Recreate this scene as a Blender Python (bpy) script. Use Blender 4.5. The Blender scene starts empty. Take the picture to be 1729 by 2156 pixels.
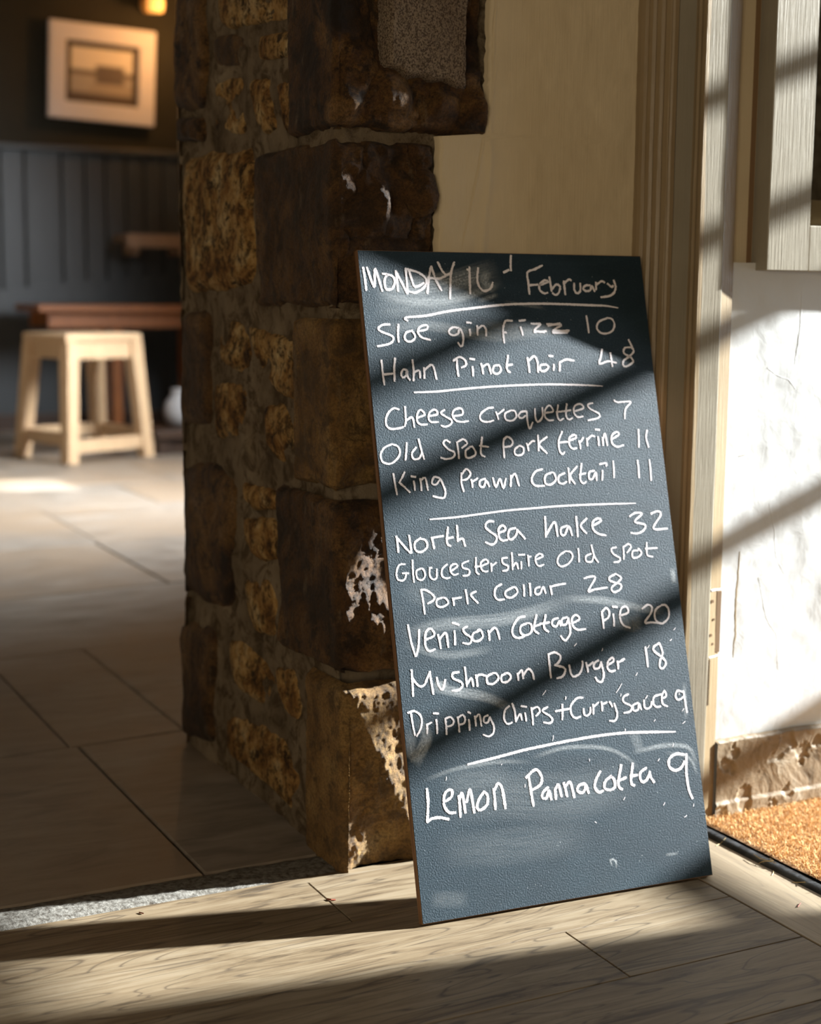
import bpy, bmesh, math, random
from mathutils import Vector, Matrix, noise
S = bpy.context.scene
C = S.collection
random.seed(7)

# ------------------------------------------------------------------ camera, world, sun, exposure
cam = bpy.data.cameras.new('camera'); camo = bpy.data.objects.new('camera', cam); C.objects.link(camo)
YAW, PIT, ROL = 0.4717, 0.14114, 0.00923
fwd = Vector((math.sin(YAW)*math.cos(PIT), math.cos(YAW)*math.cos(PIT), -math.sin(PIT)))
rt0 = Vector((math.cos(YAW), -math.sin(YAW), 0)); up0 = rt0.cross(fwd)
rt = rt0*math.cos(ROL) + up0*math.sin(ROL); up = up0*math.cos(ROL) - rt0*math.sin(ROL)
m = Matrix((rt, up, -fwd)).transposed().to_4x4(); m.translation = Vector((0, 0, 0.85))
camo.matrix_world = m
cam.sensor_fit = 'HORIZONTAL'; cam.sensor_width = 36; cam.lens = 3216.2/1729*36
cam.clip_start = .05; cam.clip_end = 100
cam.dof.use_dof = True; cam.dof.focus_distance = 2.05; cam.dof.aperture_fstop = 4.3
S.camera = camo
S.view_settings.view_transform = 'Standard'; S.view_settings.look = 'None'
S.view_settings.exposure = 0.0; S.view_settings.gamma = 1; S.view_settings.use_curve_mapping = False

W = bpy.data.worlds.new('sky'); S.world = W; W.use_nodes = True
W.node_tree.nodes['Background'].inputs[0].default_value = (.62, .78, 1.0, 1)
W.node_tree.nodes['Background'].inputs[1].default_value = 1.6

def lamp(name, kind, loc, d, energy, col, **kw):
    l = bpy.data.lights.new(name, kind); l.energy = energy; l.color = col
    for k, v in kw.items(): setattr(l, k, v)
    o = bpy.data.objects.new(name, l); C.objects.link(o); o.location = loc
    o.rotation_euler = Vector(d).to_track_quat('-Z', 'Y').to_euler()
    return o
SA = math.radians(8.8)                                   # sunlight runs along the wall, 9 degrees into it
SUN = Vector((-math.cos(SA)*2.65, math.sin(SA)*2.65, -1)).normalized()
lamp('low_winter_sun', 'SUN', (6, 0, 4), SUN, 36, (.95, .975, 1), angle=.021)
lamp('added_warm_fill', 'AREA', (-1.5, -1.7, 1.1), (.72, 1, -.02), 48, (1, .84, .60), shape='RECTANGLE', size=1.6, size_y=1.2)  # added warm fill behind the camera; no window stands here
lamp('entrance_daylight', 'AREA', (3.12, 1.5, 1.1), (-1, .12, -.1), 9, (.86, .93, 1), shape='RECTANGLE', size=.4, size_y=1.6)
lamp('bar_room_window_light', 'AREA', (3.1, 5.6, 1.75), (-1, .5, -.55), 240, (.90, .95, 1), shape='RECTANGLE', size=1.3, size_y=1.0, spread=math.radians(118))

# ------------------------------------------------------------------ helpers
def put(name, verts, faces, mat, parent=None, smooth=False, loc=None):
    me = bpy.data.meshes.new(name); me.from_pydata([tuple(v) for v in verts], [], faces); me.validate(); me.update()
    bm = bmesh.new(); bm.from_mesh(me); bmesh.ops.recalc_face_normals(bm, faces=bm.faces); bm.to_mesh(me); bm.free()
    if smooth:
        for p in me.polygons: p.use_smooth = True
    o = bpy.data.objects.new(name, me); C.objects.link(o)
    if mat: me.materials.append(mat)
    if parent: o.parent = parent
    if loc: o.location = loc
    return o
def box(x0, x1, y0, y1, z0, z1, b=0):
    """box as vert/face lists; b chamfers every upright edge and the top rim"""
    if b <= 0:
        v = [(x, y, z) for z in (z0, z1) for x, y in ((x0, y0), (x1, y0), (x1, y1), (x0, y1))]
        return v, [(0, 1, 2, 3), (4, 5, 6, 7), (0, 1, 5, 4), (1, 2, 6, 5), (2, 3, 7, 6), (3, 0, 4, 7)]
    ring = lambda i, z: [(x0+i+b*(k == 0), y0+i+b*(k == 1), z) for k in (1, 0)] and [
        (x0+b+i, y0+i, z), (x1-b-i, y0+i, z), (x1-i, y0+b+i, z), (x1-i, y1-b-i, z), (x1-b-i, y1-i, z), (x0+b+i, y1-i, z), (x0+i, y1-b-i, z), (x0+i, y0+b+i, z)]
    v = ring(b*.6, z0)+ring(0, z0+b)+ring(0, z1-b)+ring(b*.6, z1); f = [tuple(range(8)), tuple(range(24, 32))]
    for r in range(3):
        for k in range(8): f.append((r*8+k, r*8+(k+1) % 8, (r+1)*8+(k+1) % 8, (r+1)*8+k))
    return v, f
def join(parts):
    V = []; F = []
    for v, f in parts:
        n = len(V); V += v; F += [tuple(i+n for i in q) for q in f]
    return V, F
def bx(name, mat, parent, *a, **k):
    v, f = box(*a, **k); return put(name, v, f, mat, parent)
def beam(p, q, w, d, w2=None, d2=None, ref=(0, 1, .01)):
    """tapered square bar from p to q"""
    p = Vector(p); q = Vector(q); ax = (q-p).normalized(); s = ax.cross(Vector(ref)).normalized(); t = s.cross(ax)
    w2 = w2 or w; d2 = d2 or d; V = []
    for c, ww, dd in ((p, w, d), (q, w2, d2)):
        for i, j in ((-1, -1), (1, -1), (1, 1), (-1, 1)): V.append(tuple(c+s*i*ww/2+t*j*dd/2))
    return V, [(0, 1, 2, 3), (4, 5, 6, 7), (0, 1, 5, 4), (1, 2, 6, 5), (2, 3, 7, 6), (3, 0, 4, 7)]
def lathe(prof, n=20, c=(0, 0, 0)):
    V = []; F = []
    for r, z in prof:
        for k in range(n): a = 2*math.pi*k/n; V.append((c[0]+r*math.cos(a), c[1]+r*math.sin(a), c[2]+z))
    for i in range(len(prof)-1):
        for k in range(n): F.append((i*n+k, i*n+(k+1) % n, (i+1)*n+(k+1) % n, (i+1)*n+k))
    F += [tuple(range(n)), tuple(range((len(prof)-1)*n, len(prof)*n))]
    return V, F
def empty(name, loc=(0, 0, 0), rz=0):
    o = bpy.data.objects.new(name, None); C.objects.link(o); o.location = loc; o.rotation_euler = (0, 0, rz); o.empty_display_size = .1; return o
def tag(o, label=None, cat=None, group=None, kind=None):
    for k, v in (('label', label), ('category', cat), ('group', group), ('kind', kind)):
        if v: o[k] = v
    return o
def fr(x, y, z, s, o=4): return noise.fractal(Vector((x*s, y*s, z*s)), 1.0, 2.0, o)

# ------------------------------------------------------------------ materials
class N:
    def __init__(s, name):
        s.m = bpy.data.materials.new(name); s.m.use_nodes = True; s.t = s.m.node_tree; s.b = s.t.nodes['Principled BSDF']; s.out = s.t.nodes['Material Output']
        s.x = -300
    def n(s, ty, **kw):
        o = s.t.nodes.new(ty)
        for k, v in kw.items():
            if k.startswith('i_'): o.inputs[k[2:].replace('_', ' ')].default_value = v
            else: setattr(o, k, v)
        return o
    def l(s, a, b): s.t.links.new(a, b)
    def pos(s, obj=False):
        if obj: return s.n('ShaderNodeTexCoord').outputs['Object']
        return s.n('ShaderNodeNewGeometry').outputs['Position']
    def mapv(s, v, sc=(1, 1, 1), rnd=False):
        mp = s.n('ShaderNodeMapping'); s.l(v, mp.inputs['Vector']); mp.inputs['Scale'].default_value = sc
        if rnd:
            oi = s.n('ShaderNodeObjectInfo'); ml = s.n('ShaderNodeMath', operation='MULTIPLY'); ml.inputs[1].default_value = 37
            s.l(oi.outputs['Random'], ml.inputs[0]); s.l(ml.outputs[0], mp.inputs['Location'])
        return mp.outputs[0]
    def noise(s, v, scale, detail=4, rough=.55, dist=0):
        q = s.n('ShaderNodeTexNoise'); s.l(v, q.inputs['Vector']); q.inputs['Scale'].default_value = scale; q.inputs['Detail'].default_value = detail
        q.inputs['Roughness'].default_value = rough; q.inputs['Distortion'].default_value = dist; return q.outputs['Fac']
    def ramp(s, f, stops):
        r = s.n('ShaderNodeValToRGB'); s.l(f, r.inputs[0]); e = r.color_ramp.elements
        while len(e) < len(stops): e.new(.5)
        for q, (p, c) in zip(e, stops): q.position = p; q.color = (*c, 1) if len(c) == 3 else c
        return r.outputs[0]
    def mix(s, f, a, b, bt='MIX'):
        q = s.n('ShaderNodeMix', data_type='RGBA', blend_type=bt)
        if isinstance(f, (int, float)): q.inputs[0].default_value = f
        else: s.l(f, q.inputs[0])
        for i, c in ((6, a), (7, b)):
            if isinstance(c, tuple): q.inputs[i].default_value = (*c, 1)
            else: s.l(c, q.inputs[i])
        return q.outputs[2]
    def math(s, op, a, b=0):
        q = s.n('ShaderNodeMath', operation=op)
        for i, c in ((0, a), (1, b)):
            if isinstance(c, (int, float)): q.inputs[i].default_value = c
            else: s.l(c, q.inputs[i])
        return q.outputs[0]
    def col(s, c, rough=.6, spec=.3, metal=0):
        if isinstance(c, tuple): s.b.inputs['Base Color'].default_value = (*c, 1)
        else: s.l(c, s.b.inputs['Base Color'])
        if isinstance(rough, (int, float)): s.b.inputs['Roughness'].default_value = rough
        else: s.l(rough, s.b.inputs['Roughness'])
        s.b.inputs['Specular IOR Level'].default_value = spec; s.b.inputs['Metallic'].default_value = metal; return s
    def bump(s, h, dist=.002, st=1):
        b = s.n('ShaderNodeBump'); b.inputs['Distance'].default_value = dist; b.inputs['Strength'].default_value = st
        s.l(h, b.inputs['Height']); s.l(b.outputs[0], s.b.inputs['Normal']); return s

def wood_floor(name, along):
    k = N(name); p = k.mapv(k.pos(), (1, 1, 1), rnd=True)
    sc = (1.6, 16, 16) if along == 'X' else (16, 1.6, 16)
    g = k.noise(k.mapv(p, sc), 3.2, 7, .68, .9)
    rings = k.noise(k.mapv(p, (sc[0]*.55, sc[1]*.42, 1)), 1.6, 2, .45, 1.6)
    w = k.math('PINGPONG', k.math('MULTIPLY', rings, 9), .5); w = k.math('MULTIPLY', w, 2)
    big = k.noise(p, 2.2, 2)
    c = k.ramp(g, [(.34, (.045, .029, .016)), (.43, (.15, .105, .060)), (.56, (.22, .167, .104)), (.7, (.26, .207, .140))])
    c = k.mix(k.ramp(w, [(0, (.85, .85, .85)), (.16, (.1, .1, .1)), (.3, (0, 0, 0)), (1, (0, 0, 0))]), c, (.045, .03, .02))
    c = k.mix(k.math('MULTIPLY', big, .35), c, (.18, .15, .11))
    oi = k.n('ShaderNodeObjectInfo'); c = k.mix(k.math('MULTIPLY', oi.outputs['Random'], .16), c, (.13, .09, .05))
    if along == 'Y': c = k.mix(.45, c, (.42, .34, .24))
    k.col(c, .52, .22); k.bump(k.math('ADD', g, k.math('MULTIPLY', w, .3)), .0006, .6); return k.m
M = {}
M['plank'] = wood_floor('oak_plank', 'X'); M['plank_y'] = wood_floor('oak_border_plank', 'Y')
def simple(name, c, rough=.6, spec=.3, metal=0): return N(name).col(c, rough, spec, metal).m
M['gap'] = simple('dark_joint', (.012, .008, .005), .9)

k = N('dark_flagstone'); p = k.mapv(k.pos(), rnd=True); a = k.noise(k.mapv(p, (3, 9, 3)), 2.5, 6, .6, .5); b = k.noise(p, 1.3, 3)
c = k.ramp(a, [(.3, (.13, .107, .085)), (.55, (.23, .195, .16)), (.8, (.31, .27, .225))]); c = k.mix(k.ramp(b, [(.4, (0, 0, 0)), (.62, (.7, .7, .7))]), c, (.24, .17, .11))
k.col(c, k.math('ADD', k.math('MULTIPLY', a, .3), .36), .25); k.bump(a, .003, .5); M['flag'] = k.m

def sandstone(name, cols, mixc):
    k = N(name); p = k.mapv(k.pos(), rnd=True)
    a = k.noise(p, 8, 7, .62, .7); b = k.noise(p, 30, 8, .75, .3); b2 = k.noise(p, 230, 5, .8); st = k.noise(k.mapv(p, (4, 4, 1)), 9, 6, .65)
    c = k.ramp(a, list(zip((.33, .43, .52, .61, .72), cols)))
    c = k.mix(k.ramp(b, [(.40, (.85, .85, .85)), (.50, (0, 0, 0))]), c, cols[0]); c = k.mix(k.ramp(st, [(.60, (0, 0, 0)), (.68, (.6, .6, .6))]), c, (.26, .18, .10))
    oi = k.n('ShaderNodeObjectInfo'); c = k.mix(k.math('MULTIPLY', oi.outputs['Random'], .3), c, mixc); c = k.mix(k.ramp(b2, [(.40, (.55, .55, .55)), (.56, (0, 0, 0))]), c, cols[0])
    k.col(c, .72, .4); k.bump(k.math('ADD', k.math('MULTIPLY', b, 1.0), k.math('MULTIPLY', b2, .5)), .014, 1); return k.m
M['stone'] = sandstone('brown_sandstone', [(.014, .007, .003), (.058, .025, .008), (.15, .066, .017), (.26, .13, .036), (.36, .21, .09)], (.15, .08, .03))
M['ochre_bounce'] = sandstone('bounce_lit_ochre_sandstone', [(.05, .026, .009), (.21, .102, .026), (.37, .20, .055), (.48, .29, .095), (.56, .39, .18)], (.42, .245, .075))  # ochre stone, lightened so its colour also carries warm bounce light
k = N('pale_rubble_stone'); p = k.mapv(k.pos(), rnd=True); a = k.noise(p, 14, 7, .68, .6); b = k.noise(p, 55, 7, .75); d_ = k.noise(p, 22, 5, .7, 1)
c = k.ramp(a, [(.34, (.03, .015, .006)), (.44, (.22, .105, .028)), (.54, (.42, .25, .085)), (.66, (.58, .43, .22))]); c = k.mix(k.ramp(b, [(.40, (.85, .85, .85)), (.52, (0, 0, 0))]), c, (.035, .018, .007)); c = k.mix(k.ramp(d_, [(.36, (.9, .9, .9)), (.44, (0, 0, 0))]), c, (.02, .012, .006))
k.col(c, .85, .2); k.bump(k.math('ADD', b, d_), .008, 1); M['rubble'] = k.m
k = N('grey_lime_mortar'); p = k.pos(); a = k.noise(p, 9, 6, .6); b = k.noise(p, 150, 5, .7)
d_ = k.noise(p, 22, 6, .7, .8)
c = k.ramp(a, [(.32, (.085, .060, .036)), (.5, (.17, .128, .082)), (.72, (.23, .18, .12))]); c = k.mix(k.ramp(d_, [(.40, (.8, .8, .8)), (.52, (0, 0, 0))]), c, (.05, .03, .014)); k.col(c, .95, .1); k.bump(k.math('ADD', a, k.math('MULTIPLY', b, .4)), .007, 1); M['mortar'] = k.m
k = N('tooled_stone'); p = k.pos(); a = k.noise(p, 8, 5); b = k.noise(k.mapv(p, (1, 1, .8)), 420, 3, .75)
c = k.mix(k.ramp(b, [(.42, (.85, .85, .85)), (.56, (0, 0, 0))]), k.ramp(a, [(.3, (.26, .185, .12)), (.7, (.40, .31, .22))]), (.05, .03, .02)); k.col(c, .9, .2); k.bump(b, .006, 1); M['tooled'] = k.m

def plaster(name, c0, c1, brush=True, rough=.62, d=.0016):
    k = N(name); p = k.pos(); a = k.noise(p, 5, 5, .6); v = k.noise(k.mapv(p, (1, 1, .03)), 330, 3, .7); g = k.noise(p, 28, 5, .6, 1.0)
    k.col(k.ramp(a, [(.3, c0), (.75, c1)]), rough, .3)
    k.bump(k.math('ADD', k.math('MULTIPLY', v, .4 if brush else .05), k.math('MULTIPLY', g, .12 if brush else .5)), d, 1); return k.m
M['cream'] = plaster('cream_wall_paint', (.55, .445, .29), (.63, .52, .35))
M['white'] = plaster('off_white_wall_paint', (.57, .57, .555), (.63, .63, .62), False, .5, .0011)
M['post'] = plaster('beige_gloss_paint', (.235, .17, .095), (.30, .225, .135), True, .36, .0016)
M['sash'] = plaster('cream_gloss_paint', (.27, .235, .175), (.33, .295, .23), True, .33, .0014)
k = N('peeling_plinth_paint'); p = k.pos(); a = k.noise(p, 17, 5, .6, .8); g = k.noise(p, 60, 5)
c = k.ramp(a, [(.30, (.11, .075, .04)), (.38, (.22, .155, .09)), (.60, (.27, .20, .125)), (.72, (.42, .36, .27))]); k.col(c, .5, .35); k.bump(k.math('ADD', a, k.math('MULTIPLY', g, .5)), .003, 1); M['plinth'] = k.m

k = N('chalkboard_face'); p = k.pos(True); a = k.noise(k.mapv(p, (3, 9, 1)), 1.6, 5, .6, 1.2); g = k.noise(p, 420, 4, .6); sp = k.n('ShaderNodeTexVoronoi'); k.l(p, sp.inputs['Vector']); sp.inputs['Scale'].default_value = 95
dots = k.ramp(sp.outputs['Distance'], [(.035, (1, 1, 1)), (.07, (0, 0, 0))]); dn = k.ramp(k.noise(p, 30, 3), [(.5, (0, 0, 0)), (.58, (1, 1, 1))])
c = k.mix(k.ramp(a, [(.35, (0, 0, 0)), (.75, (.55, .55, .55))]), (.009, .023, .035), (.019, .044, .063))
c = k.mix(k.ramp(g, [(.56, (0, 0, 0)), (.72, (.5, .5, .5))]), c, (.05, .075, .10))
c = k.mix(k.mix(1, dots, dn, 'MULTIPLY'), c, (.30, .33, .34)); k.col(c, .6, .28); k.bump(g, .0009, .9); M['board'] = k.m
M['ply'] = N('plywood_edge'); k = M['ply']; p = k.pos(True); a = k.noise(k.mapv(p, (1, 1, 260)), 2, 3); k.col(k.ramp(a, [(.35, (.12, .055, .025)), (.6, (.27, .15, .08))]), .7, .2); M['ply'] = k.m

def chalk(name, grain, lo, hi, st=1.0, pw=1.5, colr=(.80, .75, .77)):
    """chalk dust: broken coverage, denser along the middle of each stroke (UV y runs across it)"""
    k = N(name); p = k.pos(True); g = k.noise(p, grain, 3, .7); uv = k.n('ShaderNodeUVMap'); sx = k.n('ShaderNodeSeparateXYZ'); k.l(uv.outputs[0], sx.inputs[0])
    e = k.math('SUBTRACT', 1, k.math('POWER', k.math('ABSOLUTE', k.math('SUBTRACT', k.math('MULTIPLY', sx.outputs[1], 2), 1)), pw))
    t = k.math('ADD', g, k.math('MULTIPLY', k.math('SUBTRACT', e, .5), .42))
    mr = k.n('ShaderNodeMapRange', interpolation_type='SMOOTHSTEP'); k.l(t, mr.inputs[0]); mr.inputs[1].default_value = lo; mr.inputs[2].default_value = hi
    k.col(colr, .95, .05); k.l(k.math('MULTIPLY', mr.outputs[0], st), k.b.inputs['Alpha']); return k.m
M['chalk'] = chalk('white_chalk', 480, .41, .49, pw=2.2); M['chalk_thin'] = chalk('pale_chalk', 480, .37, .46, pw=2.2)
def smear(st):
    k = N('smeared_chalk_dust'); uv = k.n('ShaderNodeUVMap'); sx = k.n('ShaderNodeSeparateXYZ'); k.l(uv.outputs[0], sx.inputs[0])
    mp = k.mapv(uv.outputs[0], (3, 26, 1)); g = k.noise(mp, 1, 5, .65, .3); h = k.noise(k.pos(True), 300, 3, .7)
    def edge(o): return k.math('MAXIMUM', k.math('SUBTRACT', 1, k.math('POWER', k.math('ABSOLUTE', k.math('SUBTRACT', k.math('MULTIPLY', o, 2), 1)), 2)), 0)
    a = k.math('MULTIPLY', edge(sx.outputs[0]), edge(sx.outputs[1])); s_ = k.ramp(g, [(.32, (.1, .1, .1)), (.68, (1, 1, 1))]); h_ = k.ramp(h, [(.35, (.35, .35, .35)), (.65, (1, 1, 1))])
    a = k.math('MULTIPLY', a, k.math('MULTIPLY', s_, h_)); k.col((.62, .66, .68), .95, .05); k.l(k.math('MINIMUM', k.math('MULTIPLY', a, st*4.6), .9), k.b.inputs['Alpha']); return k.m

k = N('clear_glass'); gl = k.n('ShaderNodeBsdfGlossy'); gl.inputs['Roughness'].default_value = .02; tr = k.n('ShaderNodeBsdfTransparent'); tr.inputs[0].default_value = (.97, .98, .97, 1)
fz = k.n('ShaderNodeFresnel'); fz.inputs[0].default_value = 1.3; mx = k.n('ShaderNodeMixShader'); k.l(fz.outputs[0], mx.inputs[0]); k.l(tr.outputs[0], mx.inputs[1]); k.l(gl.outputs[0], mx.inputs[2]); k.l(mx.outputs[0], k.out.inputs[0]); M['glass'] = k.m
k = N('worn_black_rubber'); p = k.pos(); a = k.noise(p, 30, 5); k.col(k.ramp(a, [(.4, (.018, .02, .022)), (.7, (.055, .06, .065))]), .55, .4); k.bump(k.noise(p, 90, 4), .001, 1); M['rubber'] = k.m
k = N('coir'); oi = k.n('ShaderNodeNewGeometry'); c = k.ramp(oi.outputs['Random Per Island'], [(0, (.40, .19, .06)), (.5, (.64, .36, .14)), (1, (.78, .54, .28))]); k.col(c, .8, .1); M['coir'] = k.m
M['coirbase'] = simple('coir_base', (.26, .15, .07), .9)
M['green'] = plaster('dark_green_wall_paint', (.016, .015, .009), (.022, .020, .011), False, .7, .001)
k = N('charcoal_panel_paint'); p = k.pos(); a = k.noise(k.mapv(p, (8, 8, .6)), 4, 5, .6, 1); k.col(k.ramp(a, [(.3, (.034, .038, .041)), (.75, (.047, .053, .057))]), .45, .4); k.bump(a, .002, .6); M['panel'] = k.m
def wood(name, c0, c1, rough=.4):
    k = N(name); p = k.mapv(k.pos(), (6, 6, 2)); a = k.noise(p, 6, 5, .6, .8); k.col(k.ramp(a, [(.3, c0), (.75, c1)]), rough, .35); return k.m
M['stool'] = wood('blonde_stool_wood', (.50, .33, .19), (.58, .41, .25))
M['table'] = wood('orange_brown_table_wood', (.20, .065, .018), (.30, .105, .028))
M['darkwood'] = wood('dark_bench_wood', (.035, .02, .013), (.06, .032, .018))
M['shelf'] = wood('pale_shelf_wood', (.25, .15, .085), (.32, .2, .12))
M['frame'] = simple('white_picture_frame', (.62, .60, .62), .5)
M['framedark'] = simple('dark_inner_moulding', (.07, .055, .04), .6)
M['brass'] = simple('aged_brass', (.42, .24, .08), .35, .5, .9)
k = N('lit_lamp_glass'); k.col((.9, .6, .3), .4); k.b.inputs['Emission Color'].default_value = (1, .42, .08, 1); k.b.inputs['Emission Strength'].default_value = 1.3; M['lampglass'] = k.m
M['ceiling'] = simple('ceiling_paint', (.45, .40, .33), .9); M['wallplain'] = simple('beige_room_paint', (.42, .36, .27), .9)
M['scuff'] = simple('exposed_brown_wood', (.20, .12, .06), .8); M['straw'] = simple('dry_straw', (.62, .46, .22), .7)
M['chip'] = simple('red_brown_leaf', (.22, .05, .02), .7); M['jug'] = simple('pale_glazed_stoneware', (.36, .35, .35), .3)
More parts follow.
